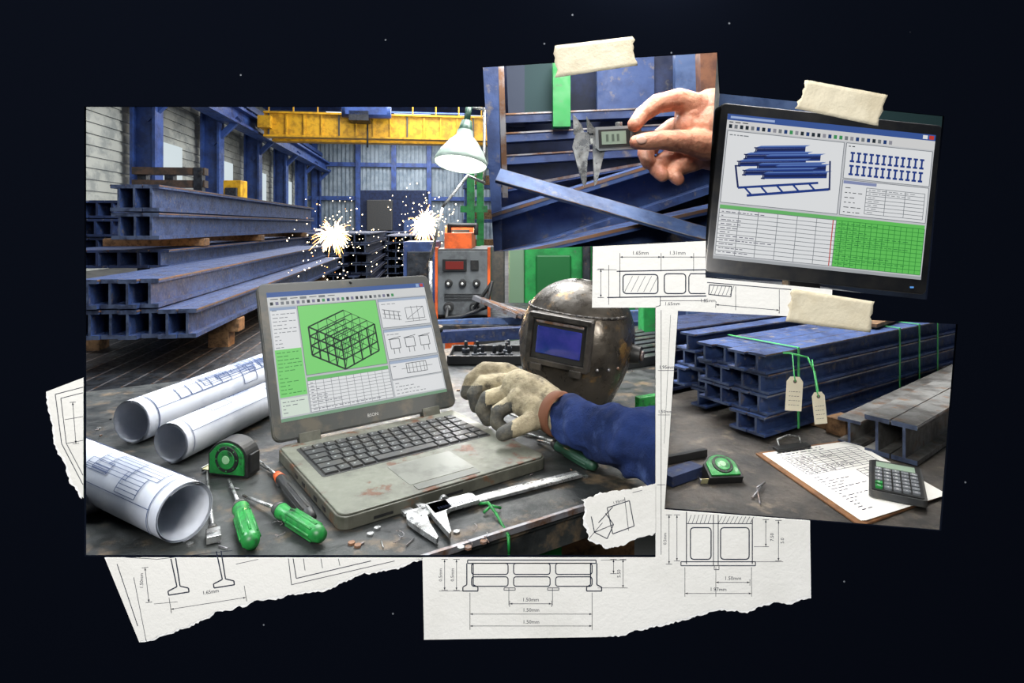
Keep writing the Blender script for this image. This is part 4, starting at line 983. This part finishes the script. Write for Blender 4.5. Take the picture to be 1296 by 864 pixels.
for k_ in range(3): 
    o_=cx_*(.003*k_)+cy_*(.002*k_)+V((0,0,.0055+.0008*k_)); mb.slab([TL+o_,TR+o_,BR+o_,BL+o_],V((0,0,1)),.0005,paper)
def pf(x,y,l): s=x/100;t=y/130; return (TL*(1-s)+TR*s)*(1-t)+(BL*(1-s)+BR*s)*t+cx_*.006+V((0,0,.0078+.0001*l))
c=Canvas(mb,pf); c.dashes(8,4,60,14,2,ink,1.4); c.grid(8,16,92,56,8,9,ink,.6); c.dashes(9,16,91,56,9,ink,1.0); c.dashes(8,60,55,122,14,ink,1.0); c.grid(58,62,92,90,4,6,ink,.6); c.dashes(58,92,92,122,6,ink,1.0)
mb.build('papers',parent=ecb)
mb=MB(); cm=(TL*.68+TR*.32)+V((0,0,.009)); 
mb.fbox(cm-cx_*.045-cy_*.008,cx_*.09,cy_*.022,V((0,0,.006)),black); mb.tube([cm-cx_*.03-cy_*.004+V((0,0,.006)),cm-cx_*.03-cy_*.01+V((0,0,.018)),cm-cy_*.012+V((0,0,.024)),cm+cx_*.03-cy_*.01+V((0,0,.018)),cm+cx_*.03-cy_*.004+V((0,0,.006))],.0022,steel)
mb.build('clip',parent=ecb,bevel=.001)
A0,B0,C0,D0=g(1100,594),g(1171,607),g(1131,655),g(1065,628); ux=(B0-A0).normalized(); uy=(D0-A0); uy=(uy-ux*uy.dot(ux)).normalized(); cw=.088; chh=.165
Cc=A0+V((0,0,.0095))
mb=MB(); Pc=lambda x,y,z=0: Cc+ux*x+uy*y+V((0,0,z))
mb.slab([Pc(a,b) for a,b in rr(0,0,cw,chh,.008)],V((0,0,1)),.012,dgrey); mb.slab([Pc(a,b,.012) for a,b in rr(.004,.004,cw-.004,chh-.004,.006)],V((0,0,1)),.002,black)
mb.slab([Pc(a,b,.014) for a,b in((.012,.014),(cw-.012,.014),(cw-.012,.042),(.012,.042))],V((0,0,1)),.001,mat('calc_lcd',S(140,160,140),.3,em=.1))
KT='MC+-%789/C456x-123=+0.0=-%+x-='
for r_ in range(6):
    for q in range(5):
        x=.010+q*.0142; y=.054+r_*.0178
        m_=mat('calc_key',S(110,114,118),.5) if not(q==0 and r_>3) else greenp
        mb.slab([Pc(a,b,.014) for a,b in rr(x,y,x+.0115,y+.012,.002,2)],V((0,0,1)),.004,m_)
        c=Canvas(mb,lambda a,b,l:Pc(a*.001,b*.001,.0182)); c.text(KT[(r_*5+q)%len(KT)],(x+.00575)*1000,(y+.006)*1000,9,PR(235,235,235),1)
mb.build('calculator',bevel=.001)
mb=MB(); mb.tube([g(962,640)+V((0,0,.004)),g(958,625)+V((0,0,.012)),g(968,614)+V((0,0,.006)),g(952,632)+V((0,0,.003))],.0015,edge); mb.build('wire_scrap')
# ================================================================= lights
w=bpy.data.worlds.new('world'); sc.world=w; w.use_nodes=True; bg=w.node_tree.nodes['Background']; bg.inputs[0].default_value=(.55,.65,.8,1); bg.inputs[1].default_value=.2
area('front_light',(-.5,-1.1,2.4),(0,.7,1.1),1.2,76,(1,.985,.96))
area('bench_light',(-.55,1.5,2.9),(-.3,1.3,.77),.8,30,(.95,.98,1))
area('bench_side_light',(-1.9,1.3,2.0),(0,1.3,.85),.6,24,(.9,.95,1))
area('bench_back_light',(.1,2.3,2.2),(.05,1.3,.85),.5,24,(1,.97,.92))
area('bench_fill_light',(.34,.97,1.10),(.12,1.4,.98),.10,1.5,(1,.95,.88))  # added lamp, unseen behind the board, brightens the helmet under the partition
area('beam_light',(-.2,2.6,3.6),(-2.0,5,.8),1.2,160,(.94,.97,1))
for i,b in enumerate((8,16,25,34,41)):
    area('hall_light',H(-1,b,7.6),H(-1,b,0),6,950 if i else 600,(.97,.98,1),3)
area('left_wall_light',H(4,18,5),H(-8.7,20,3),5,1000,(.98,.98,1))
area('back_wall_light',H(0,34,6.5),H(-1,45,4),5,380,(.97,.98,1))
area('station_light',(.30,.82,2.2),(.2,1.08,1.2),.4,12,(1,.98,.95))
area('station_front_light',(.12,.76,1.62),(.22,1.15,1.16),.25,5,(1,.98,.95))  # added lamp, unseen behind the board top, lifts the dark beam faces
area('bundle_light',(1.2,1.9,2.6),(1.0,1.5,.7),.7,48,(1,.98,.95))
l=bpy.data.lights.new('lamp_bulb','SPOT'); l.energy=20; l.spot_size=2.2; l.shadow_soft_size=.04; o_=bpy.data.objects.new('lamp_bulb',l); o_.location=ray(583,207,2.2)-V((0,0,.03)); sc.collection.objects.link(o_)
# ================================================================= camera
cd=bpy.data.cameras.new('camera'); cam=bpy.data.objects.new('camera',cd); sc.collection.objects.link(cam)
cam.location=(0,0,CZ); cam.rotation_euler=(math.radians(90),0,0); cd.sensor_width=36; cd.lens=F/1296*36; cd.shift_y=-(432-VH)/1296; cd.clip_start=.05; cd.clip_end=200
sc.camera=cam
